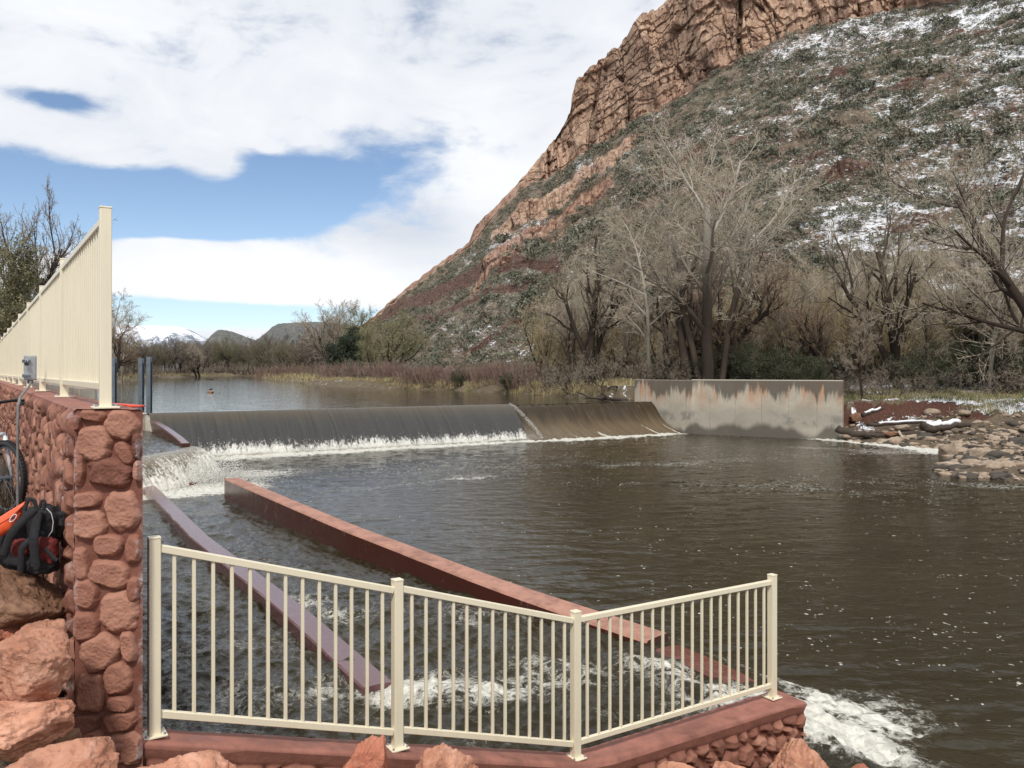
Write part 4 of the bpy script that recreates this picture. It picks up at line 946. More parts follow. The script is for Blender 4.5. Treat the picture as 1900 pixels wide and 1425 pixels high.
# front wall with the sloping cap
fw = empty('stone_wall', V3(3.4, 4.85, -4.2)); tag(fw, 'low red stone wall with a smooth cap that slopes down then runs level under the railing', 'wall')
UE = 6.13
def capz(u): return np.interp(u, [.7, .83, 3.77, 4.0, 6.2], [-1.97, -2.01, -2.88, -2.90, -2.90])
_a, _b = np.array(uv(.5, 4.86)), np.array(uv(UE, 4.73)); _d = (_b-_a)/np.linalg.norm(_b-_a)
strip('stone_face', _a, _d, np.array([_d[1], -_d[0]]), UE-.50, lambda s_: capz(s_+.50)-.02, -4.3, 640, 230, .155, 331, .055, fw, bandtop=.07)
strip('stone_face', uv(UE, 4.715), E2, E1, .36, lambda s_: -2.92+0*s_, -4.3, 40, 160, .15, 341, .05, fw)
us = np.linspace(.45, UE+.025, 260); ks = np.linspace(0, 1, 24); UU, KK = np.meshgrid(us, ks)
ed = pn(UU*2.2, UU*0, 0, 9)*.016+pn(UU*7, UU*0, 0, 10)*.008
VN = np.interp(UU, [.5, 3.8, 5.2, 6.15], [4.825, 4.82, 4.775, 4.70]); VV = VN+ed*(1-KK)+(5.06-VN)*KK; zc_ = capz(UU)+fbm(UU*5, VV*5, 0, 4, 6)*.006-.02*np.exp(-KK/.03)-.015*np.exp(-(1-KK)/.03)
cx_, cy_ = uv(UU, VV); f = grid_faces(24, 260)
lowv = np.stack([*uv(us, np.interp(us, [.5, 6.15], [4.86, 4.73])), capz(us)-.09+pn(us*4, us*0, 0, 12)*.02], 1); low2 = np.stack([*uv(us, 5.06+0*us), us*0-4.6], 1)
top = np.stack([cx_.ravel(), cy_.ravel(), zc_.ravel()], 1); n0 = len(top); i = np.arange(259)
f2 = np.stack([n0+i, n0+i+1, i+1, i], 1); lr = 23*260; f3 = np.stack([lr+i, lr+i+1, n0+260+i+1, n0+260+i], 1)
e1_ = np.array([[259, n0+259, n0+519, lr+259]])
o = mesh_np('wall_cap', np.vstack([top, lowv, low2]), np.vstack([f, f2, f3, e1_]), M['redcap'], fw); o.data.transform(Matrix.Translation(-fw.location))

# ---------------------------------------------------------------- railings
A3 = np.array([[*E1, 0], [*E2, 0], [0, 0, 1]])
def post(root, u, v, zb_, hgt, w_=.062, plate=.125):
    x_, y_ = uv(u, v); mb = MB(); mb.box((x_, y_, zb_+hgt/2), (w_, w_, hgt), A3, .003); mb.box((x_, y_, zb_+hgt+.004), (w_+.004, w_+.004, .010), A3, .003)
    p = mb.build('post', M['cream'], root)
    mb = MB(); mb.box((x_, y_, zb_+.006), (plate, plate, .011), A3, .003)
    pl_ = mb.build('base_plate', M['cream'], root); pl_.parent = p; 
    mb = MB()
    for a_ in (-1, 1):
        for b_ in (-1, 1):
            bx_, by_ = uv(u+a_*plate*.38, v+b_*plate*.38); mb = MB(); mb.tube([(bx_, by_, zb_+.01), (bx_, by_, zb_+.024)], .007, 6); bo = mb.build('bolt', M['galv'], root); bo.parent = p
    return p
def bar(root, name, u0, z0, u1, z1, v, w_, h_):
    p0 = np.array(V3(u0, v, z0)); p1 = np.array(V3(u1, v, z1)); d = p1-p0; L = np.linalg.norm(d); d /= L
    side = np.array([*E2, 0]); up = np.cross(d, side); up /= np.linalg.norm(up)
    if up[2] < 0: up = -up; side = -side
    mb = MB(); mb.box((p0+p1)/2, (L, w_, h_), np.array([d, side, up]), .004); return mb.build(name, M['cream'], root)
rl = empty('railing', V3(3.4, 4.92, -2.9)); tag(rl, 'cream metal railing with thin balusters, sloping down then level along the front stone wall', 'railing')
PU = [.838, 2.312, 3.77, 5.972]; PZ_ = [-2.01, -2.445, -2.88, -2.90]; VR = 4.925
for u_, z_ in zip(PU, PZ_): post(rl, u_, VR, z_+.004, 1.09)
for k_, nb in enumerate((13, 13, 19)):
    u0, u1, z0, z1 = PU[k_]+.031, PU[k_+1]-.031, PZ_[k_], PZ_[k_+1]
    bar(rl, 'top_rail', u0, z0+1.035, u1, z1+1.035, VR, .042, .042); bar(rl, 'bottom_rail', u0, z0+.115, u1, z1+.115, VR, .032, .042)
    for j in range(nb):
        t = (j+1)/(nb+1); u_ = PU[k_]+(PU[k_+1]-PU[k_])*t; z_ = PZ_[k_]+(PZ_[k_+1]-PZ_[k_])*t
        x_, y_ = uv(u_, VR); mb = MB(); mb.box((x_, y_, z_+.575), (.0205, .0205, .90), A3, .003); mb.build('baluster', M['cream'], rl)
rl2 = empty('fence', V3(.60, 10, WT)); tag(rl2, 'tall-looking cream metal fence on top of the retaining wall, receding left past the junction box', 'fence')
UF, VF = .60, 4.5*.838+2.21*.545
NP = 12; rest = MB(); cnt = 0
for k_ in range(NP+1): post(rl2, UF, VF+k_*2.44, WT+.006, 1.085, .058, .13)
for k_ in range(NP):
    v0, v1 = VF+k_*2.44+.029, VF+(k_+1)*2.44-.029
    for nm, zz_, hh_, ww_ in (('top_rail', 1.03, .042, .042), ('bottom_rail', .125, .042, .034)):
        x_, y_ = uv(UF, (v0+v1)/2); mb = MB(); mb.box((x_, y_, WT+zz_), (ww_, v1-v0, hh_), A3, .004); mb.build(nm, M['cream'], rl2)
    for j in range(21):
        v_ = VF+k_*2.44+(j+1)*2.44/22; x_, y_ = uv(UF, v_); mb = rest if cnt >= 100 else MB(); mb.box((x_, y_, WT+.577), (.0205, .0205, .87), A3, .003 if cnt < 60 else 0)
        if cnt < 100: mb.build('baluster', M['cream'], rl2)
        cnt += 1
tag(rest.build('baluster', M['cream'], rl2), kind='stuff')
# junction box with padlock and conduit
bx_u, bx_v = .455, 9.19; x_, y_ = uv(bx_u, bx_v)
jb = empty('junction_box', (x_, y_, -.1)); tag(jb, 'small grey metal junction box with a padlock mounted low on the cream fence', 'junction box')
cz = .045; mb = MB(); mb.box((x_, y_, cz), (.105, .09, .235), A3, .004); mb.box((x_, y_-.0, cz), (.09, .108, .215), A3, .003); mb.build('box_body', M['galv'], jb)
AX = np.array([[1, 0, 0], [0, 1, 0], [0, 0, 1.]])
for dz_ in (.065, -.075):
    mb = MB(); mb.box((x_+.018, y_-.075, cz+dz_), (.055, .015, .022), A3, .003); mb.box((x_-.02, y_-.078, cz+dz_), (.02, .02, .03), A3, .003); mb.build('latch', M['steel'], jb)
mb = MB(); mb.box((x_+.022, y_-.095, cz+.04), (.035, .02, .03), A3, .004); mb.build('padlock_body', M['black'], jb)
mb = MB(); mb.tube([(x_+.012, y_-.095, cz+.05), (x_+.012, y_-.095, cz+.07), (x_+.022, y_-.095, cz+.078), (x_+.032, y_-.095, cz+.07), (x_+.032, y_-.095, cz+.05)], .004, 6); mb.build('shackle', M['galv'], jb)
mb = MB(); xf_, yf_ = W0-.03-.65*2.1+.0, 4.45+2.1
cpts = [at(a_, Y_, py=b_) for a_, b_, Y_ in ((57, 700, 7.96), (57, 710, 7.9), (54, 717, 7.75), (45, 727, 7.4), (37, 738, 7.1), (34, 752, 7.0), (33, 790, 6.98), (33, 850, 6.98), (33, 1000, 6.98))]
mb.tube(cpts, .011, 10); mb.box((x_, y_, -.085), (.05, .05, .04), A3, .005); mb.build('conduit', M['conduit'], jb)
# orange plank lying on the far end of the wall
mb = MB(); p = at(243, 33.5, z=-1.30); mb.box((p[0]-.3, p[1], p[2]+.0), (1.5, .35, .07), np.array([[.98, -.17, -.06], [.17, .98, 0], [.06, 0, .99]]), .02)
mb.box((p[0]+.25, p[1]-.1, p[2]-.05), (.55, .4, .09), None, .02)
tag(mb.build('barrier_board', M['orangeplastic']), 'bright orange plastic board lying at the end of the retaining wall near the steel posts', 'board')
mb = MB(); x_, y_ = uv(1.4, 36.0); mb.box((x_, y_, -2.9), (2.6, 3.4, 3.0), A3, .03); tag(mb.build('channel_abutment', M['greyconc']), 'grey concrete abutment under the orange board at the head of the channel', 'abutment')

# ---------------------------------------------------------------- boulders
import bmesh
def ico(sub):
    bm = bmesh.new(); bmesh.ops.create_icosphere(bm, subdivisions=sub, radius=1); v = np.array([x.co[:] for x in bm.verts]); f = np.array([[q.index for q in x.verts] for x in bm.faces]); bm.free(); return v, f
ICO = {k: ico(k) for k in (1, 2, 3, 4, 5, 6)}
def rock_shape(seed, sub=5, npl=15, rough=.05, soft=30):
    v, f = ICO[sub]; r = np.random.default_rng(seed)
    n = r.normal(size=(npl, 3)); n /= np.linalg.norm(n, axis=1)[:, None]; n = np.vstack([n, [[0, 0, -1.0]]])
    d = r.uniform(.62, 1.0, npl+1); dot = v@n.T; q = np.where(dot > .05, d/np.maximum(dot, .05), 9)
    q = -np.log(np.exp(-soft*q).sum(1))/soft; q = np.minimum(q, 1.25)
    p = v*q[:, None]; k = 1+fbm(p[:, 0]*2.2+seed, p[:, 1]*2.2, p[:, 2]*2.2, 5, seed)*rough*2+np.abs(fbm(p[:, 0]*5, p[:, 1]*5+seed, p[:, 2]*9, 4, seed+3))*-rough*1.3-sst(.0, .06, .05-np.abs(pn(p[:, 0]*2.1+seed*3, p[:, 1]*2.1, p[:, 2]*2.6, seed+8)))*rough*.5
    p = p*k[:, None]; mn, mx = p.min(0), p.max(0)
    return (p-(mn+mx)/2)/((mx-mn)/2), f
def boulder(px0, px1, py0, py1, Y, depth, seed, m, label, group='red sandstone boulders heaped by the wall', sub=6, rot=(0, 0, 0), npl=15, rough=.05, name='boulder'):
    v, f = rock_shape(seed, sub, npl, rough); R_ = np.array(Matrix.Rotation(rot[2], 3, 'Z') @ Matrix.Rotation(rot[1], 3, 'Y') @ Matrix.Rotation(rot[0], 3, 'X')); v = v@R_.T
    mn, mx = v.min(0), v.max(0); v = (v-(mn+mx)/2)/((mx-mn)/2)
    w_ = (px1-px0)/FPX*Y; h_ = (py1-py0)/FPX*Y; c = at((px0+px1)/2, Y, py=(py0+py1)/2)
    v = v*np.array([w_/2, depth/2, h_/2])
    o = mesh_np(name, v, f, m, smooth=True); o.location = c; return tag(o, label, 'boulder', group)
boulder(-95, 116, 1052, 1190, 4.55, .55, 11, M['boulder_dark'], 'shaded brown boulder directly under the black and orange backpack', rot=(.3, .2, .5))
boulder(-6, 147, 1166, 1303, 4.00, .42, 23, M['boulder'], 'pale pointed boulder leaning against the stone pillar, second in the left heap', rot=(.2, .65, .3))
boulder(-100, 62, 1148, 1262, 4.35, .45, 31, M['boulder_red'], 'red boulder behind the pale pointed one at the left edge', rot=(0, .3, 0))
boulder(-80, 128, 1287, 1402, 3.80, .50, 47, M['boulder'], 'broad orange-brown boulder with a pale seam, below the pale pointed boulder', rot=(.1, -.1, .2))
boulder(-90, 80, 1235, 1330, 4.15, .42, 53, M['boulder_red'], 'dull red boulder wedged between the pale pointed boulder and the broad orange one', rot=(.4, 0, 0))
boulder(-30, 205, 1383, 1540, 3.35, .50, 59, M['boulder'], 'large rounded boulder in the bottom left corner of the heap', rot=(.0, .1, .9))
boulder(88, 140, 1345, 1412, 3.95, .22, 61, M['boulder_dark'], 'small dark stone between the broad orange boulder and the pillar', rot=(.5, 0, 0), sub=5)
boulder(213, 445, 1396, 1560, 3.75, .45, 67, M['boulder'], 'flat-topped orange boulder at the foot of the stone pillar', rot=(.1, .05, .4))
boulder(630, 722, 1360, 1520, 4.35, .30, 71, M['boulder_red'], 'sharp pointed red rock standing before the middle railing post', rot=(.1, .9, .3), npl=11)
boulder(742, 900, 1375, 1540, 4.30, .42, 83, M['boulder'], 'smooth peaked pink boulder just right of the sharp red rock', rot=(.1, .2, .1), npl=12)
boulder(1432, 1566, 1371, 1520, 6.70, .60, 91, M['boulder'], 'large boulder at the foot of the far right end of the front wall', rot=(.1, .2, 1.1))
boulder(1215, 1300, 1413, 1470, 5.9, .30, 97, M['boulder'], 'low boulder half hidden at the foot of the wall below the level railing', sub=5)
boulder(1318, 1395, 1408, 1480, 6.1, .30, 101, M['boulder'], 'small round boulder at the wall foot between the level railing and the end boulder', sub=5)
boulder(1545, 1622, 1416, 1480, 6.9, .35, 103, M['boulder_red'], 'wet red stone in the foam just right of the big end boulder', sub=5)
boulder(470, 640, 1424, 1560, 4.1, .4, 107, M['boulder'], 'boulder mostly below view left of the sharp red rock', sub=5)
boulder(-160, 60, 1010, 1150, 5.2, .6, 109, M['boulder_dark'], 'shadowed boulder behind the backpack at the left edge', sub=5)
# near ground on the land side
uu_, vv_ = np.meshgrid(np.linspace(-12, 9, 150), np.linspace(-9, 22, 200))
zz = np.where(vv_ > 5.8, -1.38, -1.38-1.3*sst(5.6, 4.6, vv_))
zz = np.where(vv_ < 4.6, -2.68+1.0*sst(4.2, 1.6, vv_), zz)
zz = zz-.42*np.clip(uu_-.9, 0, 9)*sst(.8, 3.0, vv_)*(vv_ < 5)+fbm(uu_*1.5, vv_*1.5, 0, 4, 77)*.09
zz = np.where((uu_ > .42) & (vv_ > 4.74), -5.2, zz)
gx_, gy_ = uv(uu_, vv_)
o = mesh_np('ground', np.stack([gx_.ravel(), gy_.ravel(), zz.ravel()], 1), grid_faces(200, 150), M['ground'], attrs={'gm': np.stack([0*zz.ravel(), .35+0*zz.ravel(), .3+0*zz.ravel()], 1)}); tag(o, kind='structure')

# ---------------------------------------------------------------- bicycle
F = np.array([-4.72, 7.72, -.985]); yaw = math.radians(-33); d = np.array([math.cos(yaw), math.sin(yaw), 0]); nn_ = np.array([-d[1], d[0], 0]); up = np.array([0, 0, 1.0])
bk = empty('bicycle', tuple(F-d*.55+np.array([0, 0, -.34]))); tag(bk, 'black mountain bike with a pale frame leaning by the stone wall at the left edge', 'bicycle')
def pt(a_, z_, s_=0.0): return F+d*a_+up*z_+nn_*s_
for cpos in (F, F-d*1.12):
    wh = MB(); ax = np.array([d, up, nn_]); wh.torus(cpos, .325, .028, ax, 64, 12)
    for k_ in range(64):   # tread knobs
        a_ = k_/64*2*math.pi; rr_ = .352
        for s2_ in (-.014, .014):
            ctr = cpos+rr_*(math.cos(a_+s2_)*d+math.sin(a_+s2_)*up)+nn_*s2_; wh.box(ctr, (.008, .02, .014), np.array([math.cos(a_)*d+math.sin(a_)*up, -math.sin(a_)*d+math.cos(a_)*up, nn_]))
    ty = wh.build('wheel', M['black'], bk, False)
    rm = MB(); rm.torus(cpos, .292, .011, ax, 48, 8); rm.build('rim', M['steel'], bk, True).parent = ty
    sp = MB()
    for k_ in range(28):
        a_ = k_/28*2*math.pi; s_ = .03 if k_ % 2 else -.03; sp.tube([cpos+nn_*s_+.02*(math.cos(a_+.8)*d+math.sin(a_+.8)*up), cpos+.288*(math.cos(a_)*d+math.sin(a_)*up)], .0012, 4, False)
    sp.tube([cpos-nn_*.05, cpos+nn_*.05], .022, 12); sp.build('spokes', M['steel'], bk).parent = ty
mb = MB()
for s_ in (-.055, .055): mb.tube([pt(0, 0, s_), pt(-.10, .30, s_), pt(-.13, .40, s_*.9)], [.016, .022, .024], 10)
mb.tube([pt(-.13, .40, -.06), pt(-.13, .40, .06)], .024, 8); mb.tube([pt(-.13, .40), pt(-.17, .50)], .02, 10); mb.build('fork', M['whitepaint'], bk, True)
mb = MB(); mb.tube([pt(-.15, .46), pt(-.19, .60)], .028, 12); mb.tube([pt(-.16, .49), pt(-.68, -.03)], .026, 12); mb.tube([pt(-.185, .58), pt(-.78, .40)], .022, 12)
mb.tube([pt(-.68, -.03), pt(-.81, .52)], .019, 12)
for s_ in (-.05, .05): mb.tube([pt(-1.12, 0, s_), pt(-.68, -.03, s_*.6)], .011, 8); mb.tube([pt(-1.12, 0, s_), pt(-.785, .42, s_*.5)], .010, 8)
mb.build('frame', M['whitepaint'], bk, True)
mb = MB(); mb.tube([pt(-.19, .60), pt(-.21, .67)], .02, 10); mb.tube([pt(-.20, .66), pt(-.13, .70)], .018, 10); mb.tube([pt(-.19, .70, -.37), pt(-.15, .72, -.15), pt(-.13, .705, 0), pt(-.15, .72, .15), pt(-.19, .70, .37)], .0155, 10); hb = mb.build('handlebar', M['black'], bk, True)
for s_ in (-1, 1):
    mb = MB(); mb.tube([pt(-.165, .715, .24*s_), pt(-.19, .70, .38*s_)], .019, 10); mb.build('grip', M['black'], bk, True).parent = hb
    mb = MB(); mb.tube([pt(-.16, .71, .20*s_), pt(-.10, .69, .21*s_), pt(-.095, .67, .28*s_), pt(-.10, .66, .33*s_)], .007, 6); mb.box(pt(-.14, .69, .20*s_), (.05, .035, .04), None, .006); mb.build('brake_lever', M['black'], bk, True).parent = hb
mb = MB(); mb.tube([pt(-.81, .52), pt(-.83, .62)], .014, 10); mb.build('seat_post', M['steel'], bk, True)
mb = MB(); mb.box(pt(-.85, .645), (.26, .13, .05), np.array([d, nn_, up]), .02); mb.box(pt(-.70, .648), (.12, .05, .035), np.array([d, nn_, up]), .012); mb.build('saddle', M['black'], bk, True)
mb = MB(); mb.tube([pt(-.68, -.03, -.07), pt(-.68, -.03, .07)], .02, 10); mb.tube([pt(-.68, -.03, .07), pt(-.60, -.17, .08)], .010, 8); mb.tube([pt(-.68, -.03, -.07), pt(-.76, .11, -.08)], .010, 8); mb.torus(pt(-.68, -.03, .05), .085, .006, np.array([d, up, nn_]), 30, 6)
mb.box(pt(-.60, -.17, .13), (.09, .09, .02), np.array([d, nn_, up]), .005); mb.box(pt(-.76, .11, -.13), (.09, .09, .02), np.array([d, nn_, up]), .005); mb.build('crank', M['black'], bk, True)
mb = MB(); mb.tube([pt(-.14, .69, .2), pt(-.05, .62, .15), pt(-.06, .50, .05), pt(-.12, .35, .05), pt(-.05, .1, .055)], .003, 5); mb.tube([pt(-.14, .69, -.2), pt(.0, .66, -.12), pt(-.04, .52, 0), pt(-.2, .45, 0)], .003, 5); mb.build('brake_cable', M['black'], bk, True)
# ---------------------------------------------------------------- backpack
bp = empty('backpack', at(60, 4.6, py=1062)); tag(bp, 'black backpack with a bright orange shell resting on the boulder against the wall', 'backpack')
def blob3(cpx, cpy, Y, w_, h_, dp, seed, name, m, parent, e=2.6, rough=.10, rot=0.0):
    v, f = ICO[5]; s_ = np.sign(v)*np.abs(v)**(2/e); s_ = s_/np.maximum(1e-6, (np.abs(s_)**e).sum(1)**(1/e))[:, None]
    k = 1+fbm(v[:, 0]*2+seed, v[:, 1]*2, v[:, 2]*2, 4, seed)*rough*1.6+np.abs(pn(v[:, 0]*5, v[:, 1]*5, v[:, 2]*5+seed, seed))*-rough
    p = s_*k[:, None]*np.array([w_/2, dp/2, h_/2]); c, q_ = math.cos(rot), math.sin(rot); p = np.stack([p[:, 0]*c+p[:, 2]*q_, p[:, 1], -p[:, 0]*q_+p[:, 2]*c], 1)+np.array(at(cpx, Y, py=cpy))
    o = mesh_np(name, p-np.array(bp.location), f, m, parent, True); return o
blob3(52, 1004, 4.72, .30, .36, .20, 3, 'pack_body', M['blackcloth'], bp, rot=.15)
blob3(86, 975, 4.66, .18, .24, .16, 5, 'top_pocket', M['blackcloth'], bp, rot=-.1)
blob3(88, 1020, 4.60, .12, .16, .08, 7, 'mesh_pocket', M['redcloth'], bp); blob3(38, 1016, 4.58, .10, .10, .06, 8, 'mesh_pocket', M['redcloth'], bp)
blob3(80, 1045, 4.62, .16, .12, .12, 9, 'side_pocket', M['blackcloth'], bp)
# orange shell: closed curved plate from its outline
ol = [(-70, 1000), (-40, 985), (-5, 962), (22, 945), (48, 929), (49, 934), (40, 944), (42, 950), (38, 962), (30, 975), (24, 986), (8, 992), (-5, 1000), (-30, 1016), (-60, 1030)]
ol = np.array(ol, float); cc_ = ol.mean(0); rings = []
for side, k_, dy_ in ((0, 1.0, 0.0), (0, .85, -.018), (0, .5, -.03), (0, .05, -.034), (1, .05, .012), (1, 1.0, .008)):
    q_ = cc_+(ol-cc_)*k_; rings.append([at(a_, 4.56+dy_, py=b_) for a_, b_ in q_])
n = len(ol); vv_ = np.array(rings).reshape(-1, 3)-np.array(bp.location); order = [5, 0, 1, 2, 3]; ff = []
for a_, b_ in zip(order[:-1], order[1:]):
    for k_ in range(n): ff.append((a_*n+k_, a_*n+(k_+1) % n, b_*n+(k_+1) % n, b_*n+k_))
sh_ = mesh_np('orange_shell', vv_, [np.array(ff), np.array([[3*n+k_ for k_ in range(n)]]), np.array([[5*n+k_ for k_ in range(n)][::-1]])], M['orange'], bp, True)
mb = MB(); mb.tube([at(a_, 4.525, py=b_) for a_, b_ in ((-60, 1010), (-10, 978), (20, 960), (44, 938))], .0014, 5); mb.build('seam', M['redcloth'], bp).parent = sh_
mb = MB(); c_ = np.array(at(25, 4.52, py=961)); e_ = [(c_+np.array([.022*math.cos(a_)*.8+.006*math.sin(a_), -.004, .019*math.sin(a_)+.008*math.cos(a_)])) for a_ in np.linspace(0, 2*math.pi, 22)]; mb.tube(e_, .0022, 6, False); mb.build('emblem', M['whitepaint'], bp).parent = sh_
mb = MB(); mb.tube([c_+np.array([-.008, -.005, -.008]), c_+np.array([-.002, -.006, .002]), c_+np.array([.004, -.006, -.002]), c_+np.array([.010, -.005, .008])], [.002, .0045, .0045, .002], 6); mb.build('emblem', M['black'], bp).parent = sh_
def strap(pts, w_, name='strap', m='blackcloth', Y0=4.52, th=.006):
    P = np.array([at(a_, Y0+dy_, py=b_) for a_, b_, dy_ in pts]); mb = MB(); tck = np.linspace(0, 1, 22); P = np.stack([np.interp(tck, np.linspace(0, 1, len(P)), P[:, k_]) for k_ in range(3)], 1)
    for _ in range(3): P[1:-1] = (P[:-2]+2*P[1:-1]+P[2:])/4
    T_ = np.gradient(P, axis=0); T_ /= np.linalg.norm(T_, axis=1)[:, None]; S_ = np.cross(T_, [0, 1, 0]); S_ /= np.linalg.norm(S_, axis=1)[:, None]; nrm_ = np.cross(S_, T_)
    v = np.concatenate([P-S_*w_/2-nrm_*th/2, P+S_*w_/2-nrm_*th/2, P+S_*w_/2+nrm_*th/2, P-S_*w_/2+nrm_*th/2]); k = 22; i = np.arange(k-1); f = np.vstack([np.stack([a_*k+i, a_*k+i+1, b_*k+i+1, b_*k+i], 1) for a_, b_ in ((0, 1), (1, 2), (2, 3), (3, 0))])
    mb.add(v, f); return mb.build(name, M[m], bp, True)
strap([(66, 945, 0), (40, 968, -.02), (20, 990, -.03), (6, 1030, 0)], .045); strap([(70, 950, 0), (62, 1000, -.03), (66, 1052, -.01)], .05); strap([(78, 985, 0), (40, 1015, -.03), (38, 1060, 0)], .035)
strap([(45, 948, 0), (52, 925, 0), (64, 928, 0), (68, 948, 0)], .02, 'grab_handle'); strap([(72, 945, 0), (78, 928, 0), (84, 930, 0), (80, 948, 0)], .014, 'grab_handle'); strap([(84, 1018, 0), (100, 1036, 0), (106, 1040, 0)], .022); strap([(110, 955, 0), (117, 953, 0), (114, 975, .01)], .03)
mb = MB(); mb.tube([at(a_, 4.53, py=b_) for a_, b_ in ((76, 944), (86, 943), (95, 952), (99, 968), (97, 985), (89, 997))], .0025, 6); mb.build('cord', M['cord'], bp, True)
# ---------------------------------------------------------------- bare trees
def bark(name, low, high, z0=.35, z1=.8, rough=.9):
    m_, g, b = mat(name); gz = g.sep(g.new('ShaderNodeTexCoord').outputs['Generated'])[2]; c = objco(g)
    n = g.noise(g.vm('MULTIPLY', c, (6, 6, 1.2)), 1.5, 5, .65)
    cc = g.mix(g.sm(g.m('ADD', gz, g.m('MULTIPLY', g.m('SUBTRACT', n, .5), .3)), z0, z1), low, high)
    cc = g.mix(g.m('MULTIPLY', g.sm(n, .5, .7), .5), cc, tuple(x*.5 for x in low))
    g.put(b.inputs['Base Color'], cc); b.inputs['Roughness'].default_value = rough; b.inputs['Specular IOR Level'].default_value = .15; return m_
def grow(seed, P):
    r = random.Random(seed); out = []
    nlev = len(P['n'])
    def rot(d, ang, az_):
        a_ = Vector(d).orthogonal().normalized(); b_ = Vector(d).cross(a_); q = a_*math.cos(az_)+b_*math.sin(az_)
        return (Vector(d)*math.cos(ang)+q*math.sin(ang)).normalized()
    def branch(p, d, L, rad, lev):
        k = (9, 8, 6, 4, 4, 3)[min(lev, 5)]; pts = [p.copy()]; rs = [rad]; d = d.copy(); q = p.copy()
        wg = P['wig'][min(lev, len(P['wig'])-1)]; tr = P['trop'][min(lev, len(P['trop'])-1)]
        end = P.get('tip', .35) if lev < nlev else .3
        for i in range(1, k):
            d = (d+Vector((r.gauss(0, wg), r.gauss(0, wg), r.gauss(0, wg)*.7+tr))).normalized()
            q = q+d*L/(k-1); pts.append(q.copy()); rs.append(rad*(1-(1-end)*i/(k-1)))
        out.append((lev, pts, rs))
        if lev >= nlev: return
        n = P['n'][lev]; az_ = r.uniform(0, 6.28)
        for c in range(n):
            t = P['start'][lev]+(1-P['start'][lev])*(c+r.random()*.8)/n; t = min(t, .999); x = t*(k-1); i = int(x); f_ = x-i
            pos = pts[i].lerp(pts[min(i+1, k-1)], f_); dd = (pts[min(i+1, k-1)]-pts[i]).normalized()
            az_ += 2.4+r.gauss(0, .5)
            nd = rot(dd, P['ang'][lev]*r.uniform(.7, 1.25), az_)
            ra = rs[i]*(.60 if lev == 0 else .5)*r.uniform(.7, 1.0)
            branch(pos, nd, L*P['ratio'][lev]*r.uniform(.65, 1.15)*(1-.30*t), ra, lev+1)
    for k in range(P.get('trunks', 1)):
        a_ = r.uniform(0, 6.28)+k*2.1; le = P.get('lean', 0.05)*(1 if P.get('trunks', 1) > 1 else 1)
        d0 = Vector((math.cos(a_)*le, math.sin(a_)*le, 1)).normalized()
        if 'dir' in P: d0 = Vector(P['dir']).normalized()
        branch(Vector((math.cos(a_)*.02*k, math.sin(a_)*.02*k, 0)), d0, P.get('L', .5)*r.uniform(.85, 1.1), P.get('r', .02)*(1 if k == 0 else r.uniform(.55, .85)), 0)
    return out
def tubes(paths, sides, minr=0):
    V = []; F = []; off = 0; by = {}
    for p, r_ in paths: by.setdefault(len(p), []).append((p, r_))
    for k, L in by.items():
        P = np.array([[tuple(q) for q in p] for p, _ in L]); R = np.maximum(np.array([r_ for _, r_ in L]), minr)
        T_ = np.gradient(P, axis=1); T_ /= np.linalg.norm(T_, axis=2)[..., None]+1e-9
        ref = np.where(np.abs(T_[:, :1, 2:3]) < .9, np.array([0, 0, 1.0]), np.array([1.0, 0, 0])); A = np.cross(T_, ref+0*T_); A /= np.linalg.norm(A, axis=2)[..., None]+1e-9; B = np.cross(T_, A)
        a_ = np.arange(sides)/sides*2*np.pi
        v = P[:, :, None, :]+R[:, :, None, None]*(np.cos(a_)[None, None, :, None]*A[:, :, None, :]+np.sin(a_)[None, None, :, None]*B[:, :, None, :])
        n = len(L); i = np.arange(n*k*sides).reshape(n, k, sides); j = np.roll(i, -1, 2)
        F.append(np.stack([i[:, :-1], j[:, :-1], j[:, 1:], i[:, 1:]], -1).reshape(-1, 4)+off); V.append(v.reshape(-1, 3)); off += v.size//3
    return np.concatenate(V), np.concatenate(F)
def make_tree(name, seed, P, H, mt, mc, twr=.012, leaf=None, mleaf=None, split=3, width=None):
    """returns Empty at (0,0,0) with trunk (heavy wood) and crown (twigs), scaled to height H"""
    paths = grow(seed, P); zmax = max(q.z for _, p, _ in paths for q in p); s = H/zmax
    sx = s
    if width:
        xs_ = [q.x for _, p, _ in paths for q in p]; sx = width/(max(xs_)-min(xs_))
    S_ = Vector((sx, sx, s)); sc = lambda lev_: [([Vector((q.x*sx, q.y*sx, q.z*s)) for q in p], [x*s for x in r_]) for l, p, r_ in paths if lev_(l)]
    root = empty(name); big = sc(lambda l: l < split)
    v, f = tubes(big, 7, twr*1.1); mesh_np('trunk', v, f, mt, root, True)
    tw = sc(lambda l: l >= split)
    if tw:
        v, f = tubes([(p, [twr]+[twr*.6]*(len(p)-1)) for p, r_ in tw], 3); cr_ = mesh_np('crown', v, f, mc, root, True)
        if leaf:
            n, size = leaf; ends = np.array([tuple(p[-1]) for p, _ in tw]+[tuple(p[len(p)//2]) for p, _ in tw]); r = np.random.default_rng(seed)
            c = ends[r.integers(0, len(ends), n)]+r.normal(0, size*2.2, (n, 3)); a_ = r.normal(size=(n, 3)); b_ = r.normal(size=(n, 3)); a_ /= np.linalg.norm(a_, axis=1)[:, None]; b_ /= np.linalg.norm(b_, axis=1)[:, None]
            sz = size*r.uniform(.5, 1.2, (n, 1)); v = np.stack([c-a_*sz, c+b_*sz*.6, c+a_*sz, c-b_*sz*.6], 1).reshape(-1, 3)
            mesh_np('leaves', v, np.arange(n*4).reshape(n, 4), mleaf, root, False)
    return root
def kids(o): return [x for x in bpy.data.objects if x.parent == o]
KID = {}
